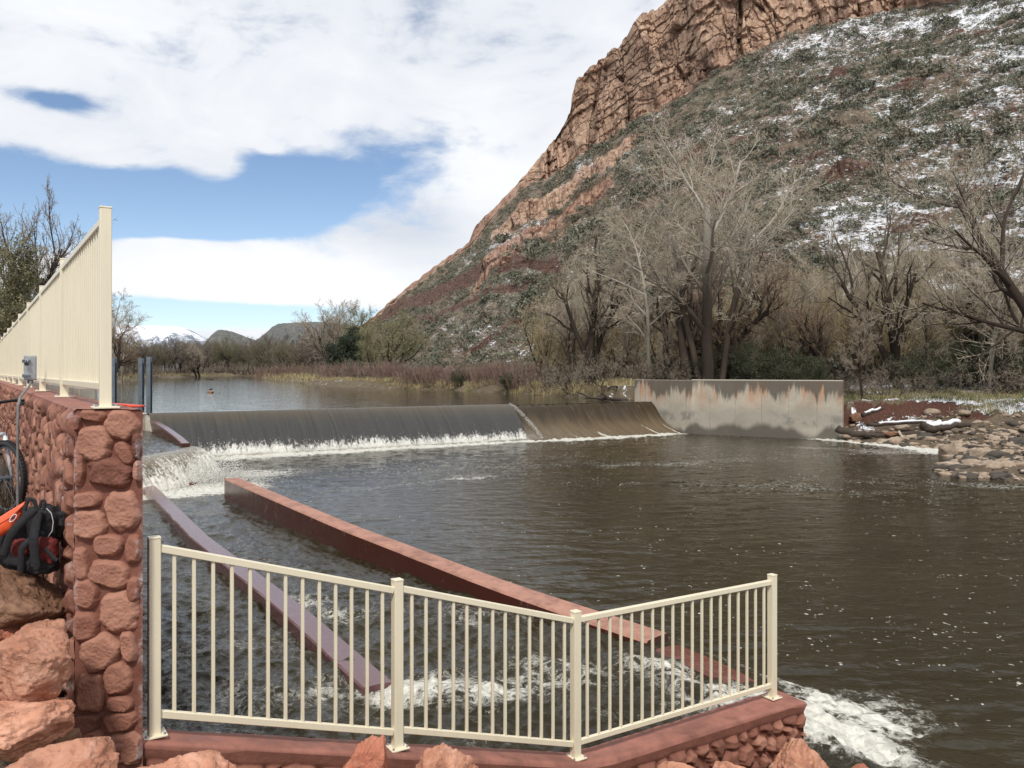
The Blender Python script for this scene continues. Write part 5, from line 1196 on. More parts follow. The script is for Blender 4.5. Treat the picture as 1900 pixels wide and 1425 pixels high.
def place(root, loc, s=1.0, rz=0.0, label=None, cat='tree', group=None, first=False, sx=None):
    if first: r = root
    else:
        r = root.copy(); COL.objects.link(r)
        if root.name not in KID: KID[root.name] = kids(root)
        for ch in KID[root.name]: c = ch.copy(); COL.objects.link(c); c.parent = r
    r.location = loc; r.scale = (sx or s, sx or s, s); r.rotation_euler = (0, 0, rz)
    return tag(r, label, cat, group)
B_pale = bark('pale_cottonwood_bark', (.075, .058, .045), (.42, .38, .32), .30, .62)
B_paler = bark('pale_bark', (.20, .18, .15), (.46, .42, .36), .1, .5)
B_dark = bark('dark_bark', (.038, .028, .022), (.09, .07, .055), .4, .9)
B_far = bark('far_bark', (.045, .038, .033), (.12, .10, .09), .3, .9)
def twig(name, a_, b_=None): return simple(name, a_, .9, .3, 1.2, spec=.1)
T_pale = twig('pale_twigs', (.45, .385, .30)); T_grey = twig('grey_twigs', (.31, .26, .20)); T_red = twig('reddish_twigs', (.25, .17, .125)); T_tan = twig('tan_twigs', (.34, .27, .17)); T_far = twig('far_twigs', (.24, .205, .175))
T_yel = twig('yellow_green_twigs', (.20, .18, .11)); T_mag = twig('willow_stems', (.26, .18, .145)); T_dark = twig('dark_twigs', (.085, .065, .052))
L_yel = simple('budding_leaves', (.23, .215, .115), .8, .3, .8); L_olive = simple('olive_leaves', (.19, .175, .095), .8, .3, .8); L_dark = simple('evergreen_leaves', (.028, .042, .022), .8, .35, 1.2); L_green = simple('bush_leaves', (.075, .085, .045), .8, .4, 1.5)
L_tan = simple('dry_leaves', (.33, .265, .14), .85, .3, 1); L_bud = simple('buds', (.33, .275, .165), .85, .3, 1)
def tz(x, y): return float(terrain_z(np.array([x]), np.array([y]))[0][0])
def spot(px, Y, extra=0): x = (px-950)/FPX*Y; return (x, Y, tz(x, Y)-.15+extra)
P_cotton = dict(trunks=4, lean=.30, L=.50, r=.017, n=[6, 7, 7, 7], start=[.22, .2, .15, .1], ang=[.62, .65, .7, .75], ratio=[.72, .62, .55, .5], wig=[.07, .10, .13, .16, .18], trop=[.03, .05, .05, .04, .03], tip=.5)
P_slim = dict(trunks=1, lean=.08, L=.75, r=.012, n=[15, 7, 7, 6], start=[.28, .2, .2, .1], ang=[.75, .7, .7, .8], ratio=[.36, .6, .55, .5], wig=[.05, .10, .14, .16], trop=[.02, .03, .02, .02], tip=.3)
P_twisty = dict(trunks=3, lean=.30, L=.55, r=.020, n=[6, 6, 7, 7], start=[.35, .2, .2, .1], ang=[.8, .8, .8, .8], ratio=[.6, .6, .55, .5], wig=[.16, .2, .2, .2], trop=[.02, .03, .02, 0], tip=.5)
P_scrub = dict(trunks=7, lean=.5, L=.5, r=.009, n=[7, 7, 6], start=[.15, .1, .1], ang=[.6, .7, .8], ratio=[.55, .55, .5], wig=[.12, .16, .2], trop=[.03, .02, 0], tip=.3)
P_tangle = dict(trunks=10, lean=1.1, L=.6, r=.011, n=[6, 5, 4], start=[.1, .1, .1], ang=[.8, .9, .9], ratio=[.6, .55, .5], wig=[.2, .22, .25], trop=[-.01, 0, -.01], tip=.3)
P_far = dict(trunks=3, lean=.3, L=.42, r=.017, n=[7, 7, 8], start=[.25, .2, .15], ang=[.75, .8, .8], ratio=[.7, .6, .55], wig=[.1, .14, .18], trop=[.03, .03, .02], tip=.5)
P_will = dict(trunks=26, lean=.35, L=.85, r=.006, n=[7, 3], start=[.2, .2], ang=[.30, .35], ratio=[.45, .5], wig=[.05, .07, .08], trop=[.04, .05, .05], tip=.25)

bigt = make_tree('cottonwood_tree', 5, P_cotton, 19.3, B_pale, T_pale, .018, (14000, .028), L_bud, split=3, width=15)
place(bigt, spot(1312, 57), 1, .4, 'largest bare cottonwood with dark trunks and pale upper branches behind the wing wall', first=True)
slim = make_tree('cottonwood_tree', 12, P_slim, 13.5, B_paler, T_pale, .016, split=2, width=7.5)
place(slim, spot(1207, 58), 1, 1.0, 'slender white-barked bare tree leaning left beside the largest cottonwood', first=True); slim.rotation_euler = (0, -.10, 1.0)
place(bigt, spot(1590, 66), .66, 2.9, 'medium bare cottonwood above the right end of the wing wall')
place(bigt, spot(1745, 62), .68, 4.3, 'medium bare cottonwood above the red bank')
place(bigt, spot(1468, 68), .62, 5.5, 'medium bare cottonwood uphill right of the largest cottonwood', sx=.7)
place(bigt, spot(1075, 68), .60, 1.9, 'medium bare cottonwood left of the dark twisted tree on the bank', sx=.6)
place(slim, spot(1832, 53), .86, 3.0, 'pale slender bare tree near the right edge, half hidden by twigs', sx=.9)
tw1 = make_tree('bare_tree', 21, P_twisty, 12, B_dark, T_grey, .013, (9000, .03), L_bud, split=3, width=9)
place(tw1, spot(1092, 60), 1, .3, 'dark twisted bare tree on the bank left of the wing wall', first=True)
place(tw1, spot(1668, 55), 1.08, 2.6, 'dark-trunked bare tree above the red earth bank', sx=1.0)
place(tw1, spot(1785, 58), .95, 4.4, 'dark forked bare tree over the snowy terrace right of the red bank', sx=1.0)
tw2 = make_tree('bare_tree', 33, P_twisty, 10, B_dark, T_red, .014, (9000, .03), L_bud, split=3, width=8)
place(tw2, spot(1345, 60.5), 1.05, 1.3, 'reddish bare tree with dark limbs tangled into the foot of the largest cottonwood', first=True)
place(tw2, spot(1262, 62), 1.0, 3.3, 'reddish bare tree between the slender white tree and the largest cottonwood')
place(tw2, spot(1560, 57), .72, 5.1, 'short reddish bare tree just behind the right end of the wing wall')
tw3 = make_tree('bare_tree', 41, P_scrub, 7.5, B_dark, T_tan, .011, (16000, .040), L_tan, split=2, width=6)
for i, (px_, Y_, s_, rz_, lb) in enumerate([(1485, 63, 1.25, 0, 'tan budding small tree behind the middle of the wing wall'), (1560, 66, 1.15, 2, 'tan budding small tree, uphill of the wing wall end'), (1630, 60, 1.0, 3.5, 'tan budding small tree left of the dark-trunked tree above the red bank'), (1430, 68, 1.1, 4.2, 'tan budding small tree uphill right of the largest cottonwood'),
        (1735, 61, 1.1, 5.2, 'tan small tree between the two dark-trunked trees on the right'), (1880, 57, 1.0, 1.2, 'tan small tree at the right edge over the snowy terrace'), (1600, 74, 1.5, 1.9, 'tall tan small tree on the slope above the wing wall end'), (1500, 72, 1.4, 3.1, 'tall tan small tree on the slope right of the largest cottonwood'), (1720, 70, 1.5, 4.6, 'tall tan small tree on the slope above the red bank'), (1390, 64, 1.0, 5.5, 'tan small tree touching the right side of the largest cottonwood'), (1030, 70, .9, .7, 'tan small tree on the bank left of the dark twisted tree'), (1150, 66, .9, 2.9, 'tan small tree behind the slender white tree')]):
    place(tw3, spot(px_, Y_), s_, rz_, lb, 'small tree', 'tan budding small trees on the right bank', first=(i == 0))
r = random.Random(50)
for i in range(26):
    px_ = 1010+i*36+r.uniform(-12, 12); Y_ = np.interp(px_, [1010, 1200, 1600, 1950], [78, 72, 66, 60])+r.uniform(-5, 7)
    place([tw3, tw2, tw1][i % 3], spot(px_, Y_), r.uniform(.8, 1.2)*[1.25, .72, .65][i % 3], r.uniform(0, 6), ['hazy tan leafless tree in the belt at the foot of the slope', 'hazy reddish leafless tree in the belt at the foot of the slope', 'hazy grey leafless tree in the belt at the foot of the slope'][i % 3], 'small tree', ['tan trees in the belt at the slope foot', 'reddish trees in the belt at the slope foot', 'grey trees in the belt at the slope foot'][i % 3])
sap = make_tree('bare_tree', 47, P_slim, 6.0, B_dark, T_grey, .010, split=2, width=2.6)
for i, (px_, Y_, s_, rz_, lb) in enumerate([(1601, 48.8, .95, 0, 'thin dark sapling rising from the red bank right beside the wing wall end'), (1395, 58, .9, 1, 'thin grey sapling behind the wing wall, right of the largest cottonwood'), (1235, 57, .8, 2, 'thin grey sapling just right of the slender white tree base'), (1450, 59, .95, 3, 'thin grey sapling behind the wing wall centre'), (1712, 54, 1.1, 4, 'thin grey sapling above the middle of the red bank'), (1520, 60, .9, 5, 'thin grey sapling behind the wing wall right part'), (1165, 59, .85, 6, 'thin grey sapling left of the slender white tree'), (1868, 52, 1.2, 2.2, 'thin grey sapling near the right edge')]):
    place(sap, spot(px_, Y_), s_, rz_, lb, 'sapling', 'thin saplings on the right bank', first=(i == 0))
# tree entering from the right edge
P_edge = dict(trunks=1, L=.8, r=.022, n=[10, 8, 7, 7], start=[.25, .2, .2, .1], ang=[.85, .7, .65, .7], ratio=[.55, .6, .55, .5], wig=[.10, .14, .13, .13], trop=[.01, .04, .07, .08], tip=.35, dir=(-.45, .1, 1))
edge_t = make_tree('cottonwood_tree', 64, P_edge, 16.5, B_dark, T_pale, .010, split=3, width=12)
place(edge_t, spot(2010, 43), 1, 0, 'big tree reaching in from the right edge with dark limbs and pale upright twigs', first=True)
place(edge_t, spot(2060, 49), .8, 2.2, 'second tree at the far right edge behind the big reaching one')
# tangled grey shrubs and green bushes
tg = make_tree('bare_shrub', 71, P_tangle, 3.2, T_dark, T_grey, .010, split=2, width=5.5)
for i, (px_, Y_, s_, lb) in enumerate([(1130, 56.5, 1.0, 'grey tangled leafless shrub overhanging the water left of the wing wall'), (1060, 61, 1.05, 'grey tangled leafless shrub on the bank below the dark twisted tree'), (1190, 58, .9, 'grey tangled leafless shrub behind the left end of the wing wall'), (1000, 67, 1.0, 'grey tangled leafless shrub at the right end of the reddish willows'),
        (1640, 50.5, .85, 'tangled leafless shrub on top of the red bank near its left end'), (1740, 52.5, .9, 'tangled leafless shrub on top of the red bank near its right end'), (1250, 57.5, .8, 'tangled leafless shrub behind the wing wall joint'), (1850, 52, 1.0, 'tangled leafless shrub over the snowy terrace at right'), (1585, 52, .7, 'tangled leafless shrub at the corner behind the wing wall end')]):
    place(tg, spot(px_, Y_), s_, i*1.3, lb, 'shrub', 'tangled leafless shrubs on the right bank', first=(i == 0))
gb = make_tree('green_bush', 83, P_scrub, 3.2, B_dark, T_dark, .008, (16000, .045), L_green, split=1, width=4.2)
for i, (px_, Y_, s_, lb) in enumerate([(1395, 57.5, 1.1, 'dark green bush behind the wing wall just right of the largest trunk'), (1450, 59, 1.0, 'dark green bush behind the centre of the wing wall'), (1505, 57, .8, 'dark green bush behind the right part of the wing wall'), (1235, 60, .8, 'dark green bush between the slender white tree and the largest cottonwood'), (1700, 54, .95, 'dark green bush above the middle of the red bank'),
        (1770, 56, 1.15, 'dark green bush over the right end of the red bank'), (1850, 55, 1.2, 'dark green bush at the back of the snowy terrace'), (1910, 53, 1.1, 'dark green bush at the right edge of the terrace'), (1300, 60, .7, 'dark green bush low at the foot of the largest cottonwood'), (950, 72, .6, 'small dark green bush behind the reddish willows'), (855, 84, .6, 'small dark green bush farther upstream behind the reddish willows')]):
    place(gb, spot(px_, Y_), s_, i*1.7, lb, 'bush', 'dark green bushes on the right bank', first=(i == 0))
r = random.Random(77)
for px_ in list(range(215, 700, 13)):
    Y_ = np.interp(px_, [205, 280, 340, 400, 480, 540, 600, 700], [142, 268, 325, 432, 430, 238, 145, 112])+r.uniform(1, 12); s_ = np.interp(Y_, [110, 450], [1.0, 2.3])*r.uniform(.8, 1.2)
    place(tg, spot(px_, Y_), s_, r.uniform(0, 6), 'grey leafless brush along the far shore at the foot of the far treeline', 'shrub', 'leafless brush along the far shore')
# reddish willow stems along the upstream bank
wl = make_tree('willow_shrub', 91, P_will, 2.3, T_mag, T_mag, .014, split=1, width=3.4)
r = random.Random(5); k = 0
for px_ in list(range(715, 1000, 11)):
    Yb_ = np.interp(px_, [595, 726, 853, 979, 1118], [122.9, 91.9, 83.3, 67.3, 54.7]); Y_ = Yb_+r.uniform(1.2, 4.5)
    place(wl, spot(px_, Y_), r.uniform(.8, 1.15)*(1.0 if px_ > 800 else 1.15), r.uniform(0, 6), 'reddish-brown leafless willow shrub in the row along the upstream right bank', 'shrub', 'reddish willow shrubs along the upstream right bank', first=(k == 0), sx=r.uniform(.9, 1.2)); k += 1
for px_, Y_, s_ in ((500, 215, 1.9), (520, 205, 1.7), (545, 190, 1.6), (575, 165, 1.5), (610, 130, 1.3), (650, 118, 1.3), (690, 105, 1.2), (480, 240, 1.9)):
    place(wl, spot(px_, Y_), s_, r.uniform(0, 6), 'reddish-brown leafless willow shrub in the row along the upstream right bank', 'shrub', 'reddish willow shrubs along the upstream right bank')
# trees at the nose of the hill
yw = make_tree('willow_tree', 101, P_far, 9.5, B_dark, T_yel, .018, (16000, .075), L_yel, split=2, width=8)
place(yw, spot(722, 106), 1.0, .5, 'rounded yellow-green willow with two dark leaning trunks at the foot of the hill', first=True)
place(yw, spot(700, 122), .95, 2.5, 'yellow-green willow partly behind the rounded one at the nose of the hill', sx=.7)
place(yw, spot(672, 150), 1.55, 4.0, 'tall yellow-green tree rising above the dark evergreen', sx=.7)
ev = make_tree('evergreen_tree', 111, P_scrub, 9, B_dark, T_dark, .02, (15000, .16), L_dark, split=1, width=5.5)
place(ev, spot(655, 140), 1.05, 0, 'dark evergreen tree between the pale bare tree and the willow', first=True)
place(ev, spot(625, 160), .8, 2, 'lower dark evergreen tree behind the shore brush')
fb = make_tree('bare_tree', 121, P_cotton, 17, B_far, T_pale, .028, split=3, width=13)
place(fb, spot(608, 165), .98, 1.0, 'tall pale bare tree standing apart at the upstream right shore', first=True)
place(slim, spot(226, 128), .98, 2.0, 'tall slender bare tree just right of the fence end post', sx=.95)
place(slim, spot(205, 112), 1.05, 4.4, 'pale bare tree mostly hidden by the fence end post', sx=.9)
place(fb, spot(372, 330), .95, 3.1, 'dark stag-headed bare tree standing over the far treeline', sx=1.0)
# far treeline
fts = [make_tree('far_tree', 131+i, P_far, 13, B_far, [T_far, twig('far_olive_twigs', (.17, .155, .10)), twig('far_brown_twigs', (.155, .12, .10))][i], .035, (5000, .12), [simple('far_buds_a', (.155, .135, .10), .9, .2, .3), simple('far_buds_b', (.16, .15, .085), .9, .2, .3), simple('far_buds_c', (.14, .11, .09), .9, .2, .3)][i], split=2, width=13) for i in range(3)]
used = set(); r = random.Random(9)
def ft(i, px_, Y_, s_, sx=None):
    lab = ['grey-brown hazy leafless tree in the far treeline across the upstream water', 'olive-brown hazy leafless tree in the far treeline across the upstream water', 'dark brown hazy leafless tree in the far treeline across the upstream water'][i]
    place(fts[i], spot(px_, Y_), s_, r.uniform(0, 6), lab, 'tree', ['grey-brown far trees', 'olive far trees', 'dark brown far trees'][i], first=(i not in used), sx=sx); used.add(i)
px_ = 205
while px_ < 600:
    Ys_ = np.interp(px_, [205, 280, 340, 400, 480, 540, 600], [150, 270, 330, 440, 445, 250, 175])
    ft(r.choice([0, 1, 1, 2]), px_, Ys_+r.uniform(4, 30), np.interp(Ys_, [140, 450], [.62, 1.5])*r.uniform(.8, 1.2)); px_ += r.uniform(9, 17)
px_ = 215
while px_ < 640:
    Ys_ = np.interp(px_, [205, 280, 340, 400, 480, 560, 640], [200, 330, 400, 480, 500, 330, 220]); ft(r.choice([0, 2, 2]), px_, Ys_+r.uniform(20, 60), np.interp(Ys_, [140, 450], [.75, 1.5])*r.uniform(.8, 1.15)); px_ += r.uniform(14, 24)
# left bank, behind the fence
lt = make_tree('bare_tree', 141, P_cotton, 15.5, B_dark, T_grey, .014, split=3, width=10.5)
place(lt, (-34.2, 58, -1.5), 1.0, .8, 'big bare spreading tree rising behind the left fence', first=True)
place(lt, (-47, 68, -1.5), 1.05, 3.1, 'bare tree farther left behind the fence, mostly cut by the picture edge')
ow = make_tree('willow_tree', 151, P_scrub, 10.5, B_dark, T_yel, .016, (52000, .085), L_olive, split=1, width=9.5)
place(ow, (-32.6, 50, -1.5), 1.0, 0, 'dense olive-green willow behind the fence at the left edge', first=True)
place(ow, (-31, 56, -1.5), .78, 2, 'lower olive-green willow behind the fence right of the dense one')
for i, (x_, y_) in enumerate([(-38, 66), (-44, 75), (-35, 72)]): place(tw2, (x_, y_, -1.5), .9-.1*i, i*2, ['dark scrubby bare tree low behind the fence under the big spreading tree', 'dark scrubby bare tree behind the fence farther back at left', 'dark scrubby bare tree behind the fence near the tall end post side'][i])

# ---------------------------------------------------------------- hillside scrub
def shrub_mesh(seed, n=70, big=.2, fl=.6):
    r = np.random.default_rng(seed); d = r.normal(size=(n, 3)); d[:, 2] = np.abs(d[:, 2])*.8; d /= np.linalg.norm(d, axis=1)[:, None]
    c = d*r.uniform(.45, 1.0, (n, 1))**.5*np.array([1, 1, .85]); c += r.normal(0, .10, (n, 3)); a_ = r.normal(size=(n, 3)); a_ /= np.linalg.norm(a_, axis=1)[:, None]; b_ = np.cross(a_, r.normal(size=(n, 3))); b_ /= np.linalg.norm(b_, axis=1)[:, None]
    s = big*r.uniform(.5, 1.3, (n, 1)); return np.stack([c-a_*s, c+b_*s*.45, c+a_*s*1.2, c-b_*s*.45], 1).reshape(-1, 3), np.arange(n*4).reshape(n, 4)
M['shrub'] = None
m_, g, b = mat('hillside_shrub_leaves'); M['shrub'] = m_; c = g.new('ShaderNodeNewGeometry').outputs['Position']
n = g.noise(c, .12, 4, .6); n2_ = g.noise(c, .9, 4, .6)
cc = g.mix(g.sm(n, .4, .6), (.15, .152, .115), (.215, .212, .162)); cc = g.mix(g.sm(n2_, .55, .7), cc, (.12, .105, .085))
vc = g.sep(g.vor(c, .55, 'F1', 'Color')); cc = g.mix(g.m('GREATER_THAN', vc[0], .74), cc, (.19, .165, .125)); cc = g.mix(g.m('MULTIPLY', g.m('LESS_THAN', vc[0], .22), .7), cc, (.085, .092, .065))
g.put(b.inputs['Base Color'], cc); b.inputs['Roughness'].default_value = .9; b.inputs['Specular IOR Level'].default_value = .1
protos = [shrub_mesh(s, 300, .11) for s in (1, 2, 3, 4)]; small = [shrub_mesh(s, 70, .21) for s in (5, 6, 7)]
r = np.random.default_rng(17); cand = []
hx = r.uniform(700, 2100, 42000); hs = r.random(42000)
for px_, s_ in zip(hx, hs):
    s_ = s_*1.0; x, y, z, rk_, rd_, sn_, py_ = hill_pt(px_, s_)
    if py_ > 730 or rk_ > .35 or rd_ > .45: continue
    cl_ = float(pn(np.array(px_*.020+py_*.016), np.array(py_*.045-px_*.004), 0, 401))+.5*float(pn(np.array(px_*.06), np.array(py_*.09), 0, 402))
    if r.random() > .24+.90*max(0, cl_+.15-sn_*.25): continue
    # keep picture density even-ish: fewer where the slope is seen compressed
    if r.random() > min(1, .28+y/330): continue
    cand.append((x, y, z, float(np.clip(r.lognormal(-.12, .40), .4, 1.9))*(.72+.5*max(0, cl_))))
cand.sort(key=lambda q: -(q[3]/q[1]))
cand = cand[:9500]
ks = [mesh_np('shrub', v, f, M['shrub'], smooth=False) for v, f in protos]
pool = [[], [], [], []]
for i, (x, y, z, s_) in enumerate(cand[:260]):
    j = i % 4; o = ks[j] if i < 4 else ks[j].copy()
    if i >= 4: COL.objects.link(o)
    o.location = (x, y, z-.1); o.scale = (s_, s_, s_*.95); o.rotation_euler = (0, 0, i*1.1)
    tag(o, 'rounded grey-green shrub growing on the snow-dusted hillside', 'shrub', 'grey-green shrubs on the hillside')
V = []; Fq = []; off = 0; rest_ = cand[260:]
for k_, (v, f) in enumerate(small):
    q = np.array(rest_[k_::3]); a_ = r.uniform(0, 6.28, len(q)); c_, s_ = np.cos(a_), np.sin(a_)
    w_ = np.stack([v[None, :, 0]*c_[:, None]-v[None, :, 1]*s_[:, None], v[None, :, 0]*s_[:, None]+v[None, :, 1]*c_[:, None], v[None, :, 2]+0*c_[:, None]], -1)*q[:, 3][:, None, None]*1.0+q[:, None, :3]
    V.append(w_.reshape(-1, 3)); Fq.append((f[None]+np.arange(len(q))[:, None, None]*len(v)).reshape(-1, 4)+off); off += w_.size//3
tag(mesh_np('scrub', np.concatenate(V), np.concatenate(Fq), M['shrub'], smooth=False), kind='stuff')
print('shrubs', len(cand))
# ---------------------------------------------------------------- dry grass tufts along the waterline and on the terrace
def tufts(name, pts, hgt, m, seed, nb=26, w_=.012, spread=.25):
    r = np.random.default_rng(seed); P = np.repeat(np.array(pts), nb, 0); n = len(P); P = P+np.stack([r.normal(0, spread, n), r.normal(0, spread, n), np.zeros(n)], 1)
    h = hgt*r.uniform(.4, 1.1, n); le = r.normal(0, .35, (n, 2))*h[:, None]; a_ = r.uniform(0, 3.14, n); dx_ = np.stack([np.cos(a_)*w_, np.sin(a_)*w_, 0*a_], 1)
    mid = P+np.stack([le[:, 0]*.3, le[:, 1]*.3, h*.6], 1); tp = P+np.stack([le[:, 0], le[:, 1], h], 1)
    v = np.stack([P-dx_, P+dx_, mid+dx_*.7, mid-dx_*.7, tp], 1).reshape(-1, 3); i = np.arange(n)[:, None]*5
    return tag(mesh_np(name, v, [i+np.array([[0, 1, 2, 3]]), i+np.array([[3, 2, 4]])], m, smooth=False), kind='stuff')
G_dry = simple('dry_grass', (.34, .28, .15), .9, .35, 1.5); G_grn = simple('spring_grass', (.10, .115, .04), .9, .35, 1.5)
r = random.Random(12); pts = []
for _ in range(450):
    px_ = r.uniform(600, 1175); Yb_ = np.interp(px_, [595, 726, 853, 979, 1118, 1180], [122.9, 91.9, 83.3, 67.3, 54.7, 54]); Y_ = Yb_+abs(r.gauss(0, 1.4))+.8; x = (px_-950)/FPX*Y_; z = tz(x, Y_)
    if z > -1.82: pts.append((x, Y_, z-.03))
tufts('grass', pts, .55, G_dry, 3, 22, .02, .3)
pts = []
for _ in range(1500):
    px_ = r.uniform(1560, 1990); Y_ = r.uniform(36, 56); x = (px_-950)/FPX*Y_; z = tz(x, Y_)
    if z > -2.3 and (Y_ > 48 or px_ > 1790): pts.append((x, Y_, z-.03))
tufts('grass', pts[::2], .34, G_dry, 5, 22, .013, .3); tufts('grass', pts[1::2], .30, G_grn, 6, 26, .013, .35)
pts = [(x_, y_, tz(x_, y_)-.05) for x_, y_ in [((px_-950)/FPX*Y_, Y_) for px_, Y_ in [(r.uniform(215, 600), r.uniform(130, 440)) for _ in range(1800)]] if tz(x_, y_) > -1.75]
tufts('grass', pts, 1.2, G_dry, 7, 14, .06, 1.2)
pts = [(*uv(r.uniform(-3, .35), r.uniform(6.2, 12)), -1.36) for _ in range(260)]
tufts('grass', pts, .32, twig('dry_weeds', (.07, .05, .03)), 8, 26, .004, .16)
# ---------------------------------------------------------------- cobbles, logs
V3c, F3c = rock_shape(5, 2, 10, .05); shp = [rock_shape(s, 2, 9, .06) for s in range(200, 206)]
def cobbles(name, P, S, m, seed):
    r = np.random.default_rng(seed); V = []; Fq = []; off = 0
    for k_, (v, f) in enumerate(shp):
        p = P[k_::6]; s = S[k_::6]
        if not len(p): continue
        a_ = r.uniform(0, 6.28, len(p)); c_, s_ = np.cos(a_)[:, None], np.sin(a_)[:, None]; w_ = v[None]*np.array([1, .75, .42])*s[:, None, None]
        w_ = np.stack([w_[..., 0]*c_-w_[..., 1]*s_, w_[..., 0]*s_+w_[..., 1]*c_, w_[..., 2]], -1)+p[:, None, :]
        V.append(w_.reshape(-1, 3)); Fq.append((f[None]+np.arange(len(p))[:, None, None]*len(v)).reshape(-1, 3)+off); off += w_.size//3
    return tag(mesh_np(name, np.concatenate(V), np.concatenate(Fq), m, smooth=True), kind='stuff')
r = np.random.default_rng(31); n = 6500; xs_ = r.uniform(14.5, 34, n); ys_ = r.uniform(26, 47, n); z_, dr_, cut_, *_x = terrain_z(xs_, ys_)
k_ = (z_ > -3.78) & (cut_ < .3) & (dr_ > -.3); k_ &= r.random(n) < np.where(ys_ > 42, .45, .95); P = np.stack([xs_, ys_, z_+.01], 1)[k_]; S_ = np.clip(r.lognormal(-1.95, .55, len(P)), .05, .50)
cobbles('cobbles', P[::2], S_[::2], M['cobble'], 1); cobbles('cobbles', P[1::3], S_[1::3], M['wetrock'], 2)
def rrock(px0, px1, py0, py1, Y, seed, m, label, name='river_rock'):
    boulder(px0, px1, py0, py1, Y, (px1-px0)/FPX*Y*.9, seed, m, label, 'large rocks on the gravel bar', 4, name=name, rough=.04)
rrock(1739, 1783, 823, 853, 36.5, 301, M['cobble'], 'split pale rock standing at the tip of the foam strip'); rrock(1782, 1822, 845, 870, 32.5, 302, M['wetrock'], 'wet dark rock at the water edge right of the split pale rock'); rrock(1788, 1846, 858, 878, 31, 303, M['wetrock'], 'long wet slab at the waterline of the gravel bar')
rrock(1804, 1848, 831, 857, 34.5, 304, M['cobble'], 'brown boulder above the wet dark rock on the gravel bar'); rrock(1843, 1884, 843, 866, 33, 305, M['cobble'], 'pale brown boulder in the middle of the gravel bar'); rrock(1862, 1888, 822, 836, 36, 306, M['cobble'], 'small pale rock on the gravel bar near the right edge')
rrock(1885, 1925, 850, 875, 31.5, 307, M['boulder_dark'], 'brown boulder cut by the right edge on the gravel bar'); rrock(1838, 1870, 866, 884, 30.3, 308, M['cobble'], 'flat tan rock near the spit of the gravel bar'); rrock(1880, 1915, 814, 830, 36.5, 309, M['wetrock'], 'dark grey rock high on the gravel bar at the right edge'); rrock(1855, 1905, 876, 894, 28.8, 310, M['wetrock'], 'low wet rock at the end of the gravel spit')
rrock(342, 362, 893, 903, 26.6, 311, M['redrock'], 'dark red rock showing through the lacy waterfall splash'); rrock(1575, 1598, 765, 782, 46, 312, M['boulder_dark'], 'dark rock at the foot of the red bank next to the wing wall'); rrock(1600, 1625, 806, 817, 43.5, 313, M['cobble'], 'pale rock by the foam strip near the wing wall'); rrock(1640, 1670, 800, 812, 43.0, 314, M['boulder_dark'], 'brown rock among the driftwood near the wing wall')
M['snow'] = simple('snow', (.80, .82, .86), .8, .05, 5); M['wood'] = simple('wet_driftwood', (.055, .040, .030), .85, .4, 6, bmp=.5); M['wood_pale'] = simple('bleached_driftwood', (.38, .32, .25), .85, .3, 6, bmp=.4)
def logp(pp, rad, m, label, snow=False, sub=(), name='driftwood_log'):
    P = np.array([at(a_, Y_, py=b_) for a_, b_, Y_ in pp]); t = np.linspace(0, 1, 18); Q = np.stack([np.interp(t, np.linspace(0, 1, len(P)), P[:, k_]) for k_ in range(3)], 1)
    for _ in range(3): Q[1:-1] = (Q[:-2]+2*Q[1:-1]+Q[2:])/4
    Q += fbm(t*4, t*0+rad*99, 0, 3, 5)[:, None]*rad*.8; R_ = rad*(1-.6*t)*(1+fbm(t*9, t*0, 0, 2, 3)*.25); mb = MB(); mb.tube(Q, R_, 9)
    for sp_ in sub:
        S2 = np.array([at(a_, Y_, py=b_) for a_, b_, Y_ in sp_]); mb.tube(S2, np.linspace(rad*.45, rad*.12, len(S2)), 6)
    root = mb.build(name, m, None, True); tag(root, label, 'log')
    if snow:
        mb = MB(); mb.tube(Q[2:-3]+np.array([0, -.02, rad*.62]), np.minimum(R_[2:-3], rad)*.72*(.6+.6*hsh(np.arange(13), 4)), 9); sn_ = mb.build('snow', M['snow'], root, True)
logp([(1555, 794, 43.8), (1590, 803, 43.4), (1640, 806, 43.2), (1760, 802, 43)], .22, M['wood'], 'long dark driftwood log lying against the wing wall end', sub=[[(1640, 806, 43.2), (1665, 815, 42.8), (1690, 812, 42.6)], [(1600, 803, 43.4), (1620, 815, 43)]])
logp([(1715, 794, 41.8), (1745, 789, 41.8), (1800, 790, 42)], .30, M['wood'], 'snow-topped dark log on the gravel bar', True)
logp([(1668, 800, 42.6), (1675, 812, 42.2), (1682, 818, 42), (1692, 814, 42), (1700, 806, 42.2)], .07, M['wood_pale'], 'pale curled driftwood branch in front of the dark log'); logp([(1600, 770, 45.2), (1640, 757, 45.5)], .14, M['wood'], 'snow-dusted log slanting on the red bank by the wing wall', True)
logp([(1630, 822, 41.5), (1660, 812, 41.5), (1700, 811, 41.5)], .05, M['wood_pale'], 'thin bleached stick by the foam strip'); logp([(1610, 788, 44), (1700, 783, 44.2), (1750, 786, 44.5)], .12, M['wood'], 'middle dark log with patchy snow on the bar', True)
logp([(1185, 741, 54.0), (1150, 742, 54), (1095, 737, 54.2), (1070, 727, 55)], .14, M['wood'], 'dark waterlogged trunk at the waterline left of the wing wall'); logp([(1130, 742, 53.8), (1118, 730, 53.8), (1117, 712, 53.9), (1128, 694, 54)], .10, M['wood'], 'dark hooked branch curving up from the water left of the wing wall', name='driftwood_branch')
logp([(1185, 744, 53.6), (1130, 747, 53.8)], .12, M['wood'], 'low dark log behind the dam crest near the wing wall'); logp([(600, 717, 118), (612, 711, 119), (625, 706, 121)], .14, M['wood_pale'], 'pale fallen branch sloping into the water on the upstream right shore')
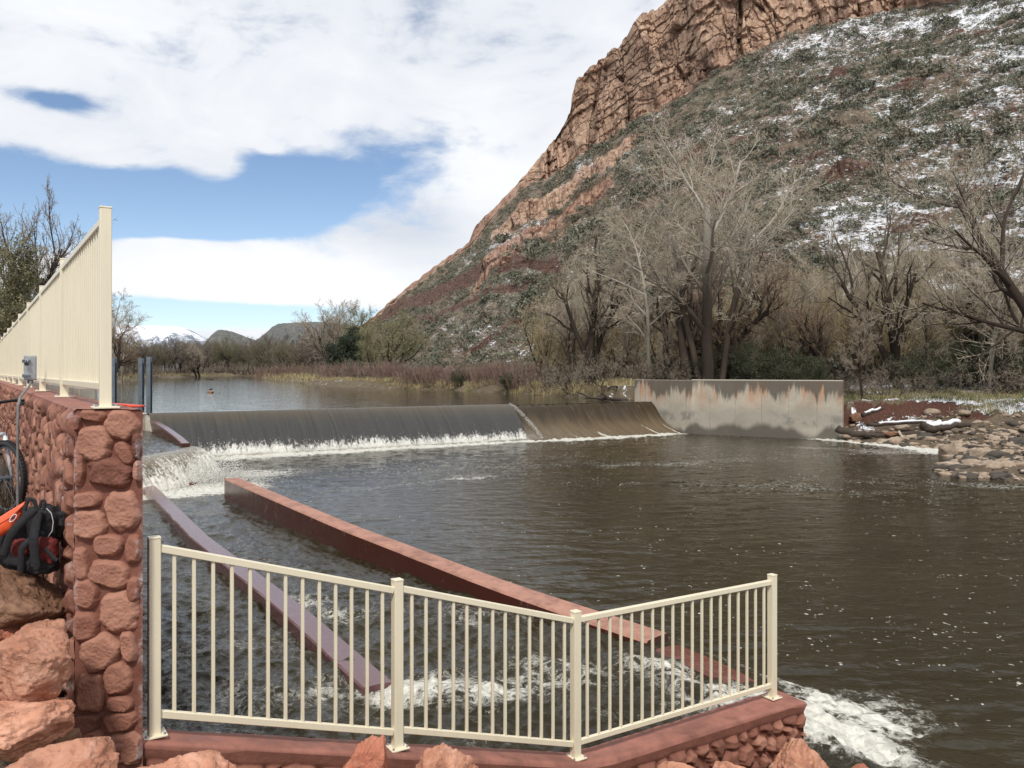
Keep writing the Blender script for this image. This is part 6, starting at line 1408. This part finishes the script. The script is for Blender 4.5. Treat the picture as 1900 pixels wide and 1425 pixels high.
# rock with a bird, snag in the water
rk0 = at(391, 74, z=-1.80); v, f = rock_shape(77, 4, 12, .05); o = mesh_np('river_rock', v*np.array([.30, .25, .13]), f, M['boulder_dark']); o.location = (rk0[0], rk0[1], -1.74); tag(o, 'small brown rock alone in the upstream water with a bird on it', 'rock')
bird = empty('bird', (rk0[0], rk0[1], -1.62)); tag(bird, 'dark bird standing on the lone rock in the upstream water', 'bird')
v, f = ICO[4]; by = v*np.array([.15, .08, .075]); tpr = np.clip((by[:, 0]+.15)/.3, 0, 1); by[:, 2] += .05*(1-tpr)**2*0+.03*tpr; by[:, 1] *= .35+.65*np.sin(np.pi*np.clip(tpr*.9+.05, 0, 1)); by[:, 2] = by[:, 2]*(.6+.4*np.sin(np.pi*np.clip(tpr, 0, 1)))+.12
mesh_np('body', by, f, M['black'], bird); hd = v*np.array([.04, .035, .035])+np.array([.15, 0, .24]); mesh_np('head', hd, f, M['black'], bird)
mb = MB(); mb.tube([(.09, 0, .14), (.14, 0, .19), (.15, 0, .24)], [.045, .03, .025], 8); mb.tube([(.18, 0, .24), (.23, 0, .235)], [.012, .003], 6); q_ = mb.build('neck', M['black'], None, True); q_.parent = bird
for s_ in (-.03, .03): mb = MB(); mb.tube([(0, s_, .08), (.01, s_, -.01)], .008, 5); q_ = mb.build('leg', M['black']); q_.parent = bird
sn_ = empty('snag', at(376, 215, z=-1.85)); tag(sn_, 'dark branching snag poking out of the far upstream water', 'snag'); c0 = np.array(sn_.location)
mb = MB(); mb.tube([c0+np.array([-.8, 0, 0]), c0+np.array([-.7, 0, .6]), c0+np.array([-.4, 0, .9])], [.12, .09, .03], 6); mb.tube([c0+np.array([-1.3, 0, .0]), c0+np.array([-1.2, .1, .5])], [.1, .03], 6); mb.tube([c0+np.array([.6, 0, .05]), c0+np.array([2.4, .3, .12]), c0+np.array([3.2, .2, .35])], [.14, .12, .03], 6); mb.tube([c0+np.array([1.0, 0, .1]), c0+np.array([.8, 0, .6])], [.08, .02], 6)
mb.build('branches', M['wood'], sn_, True)
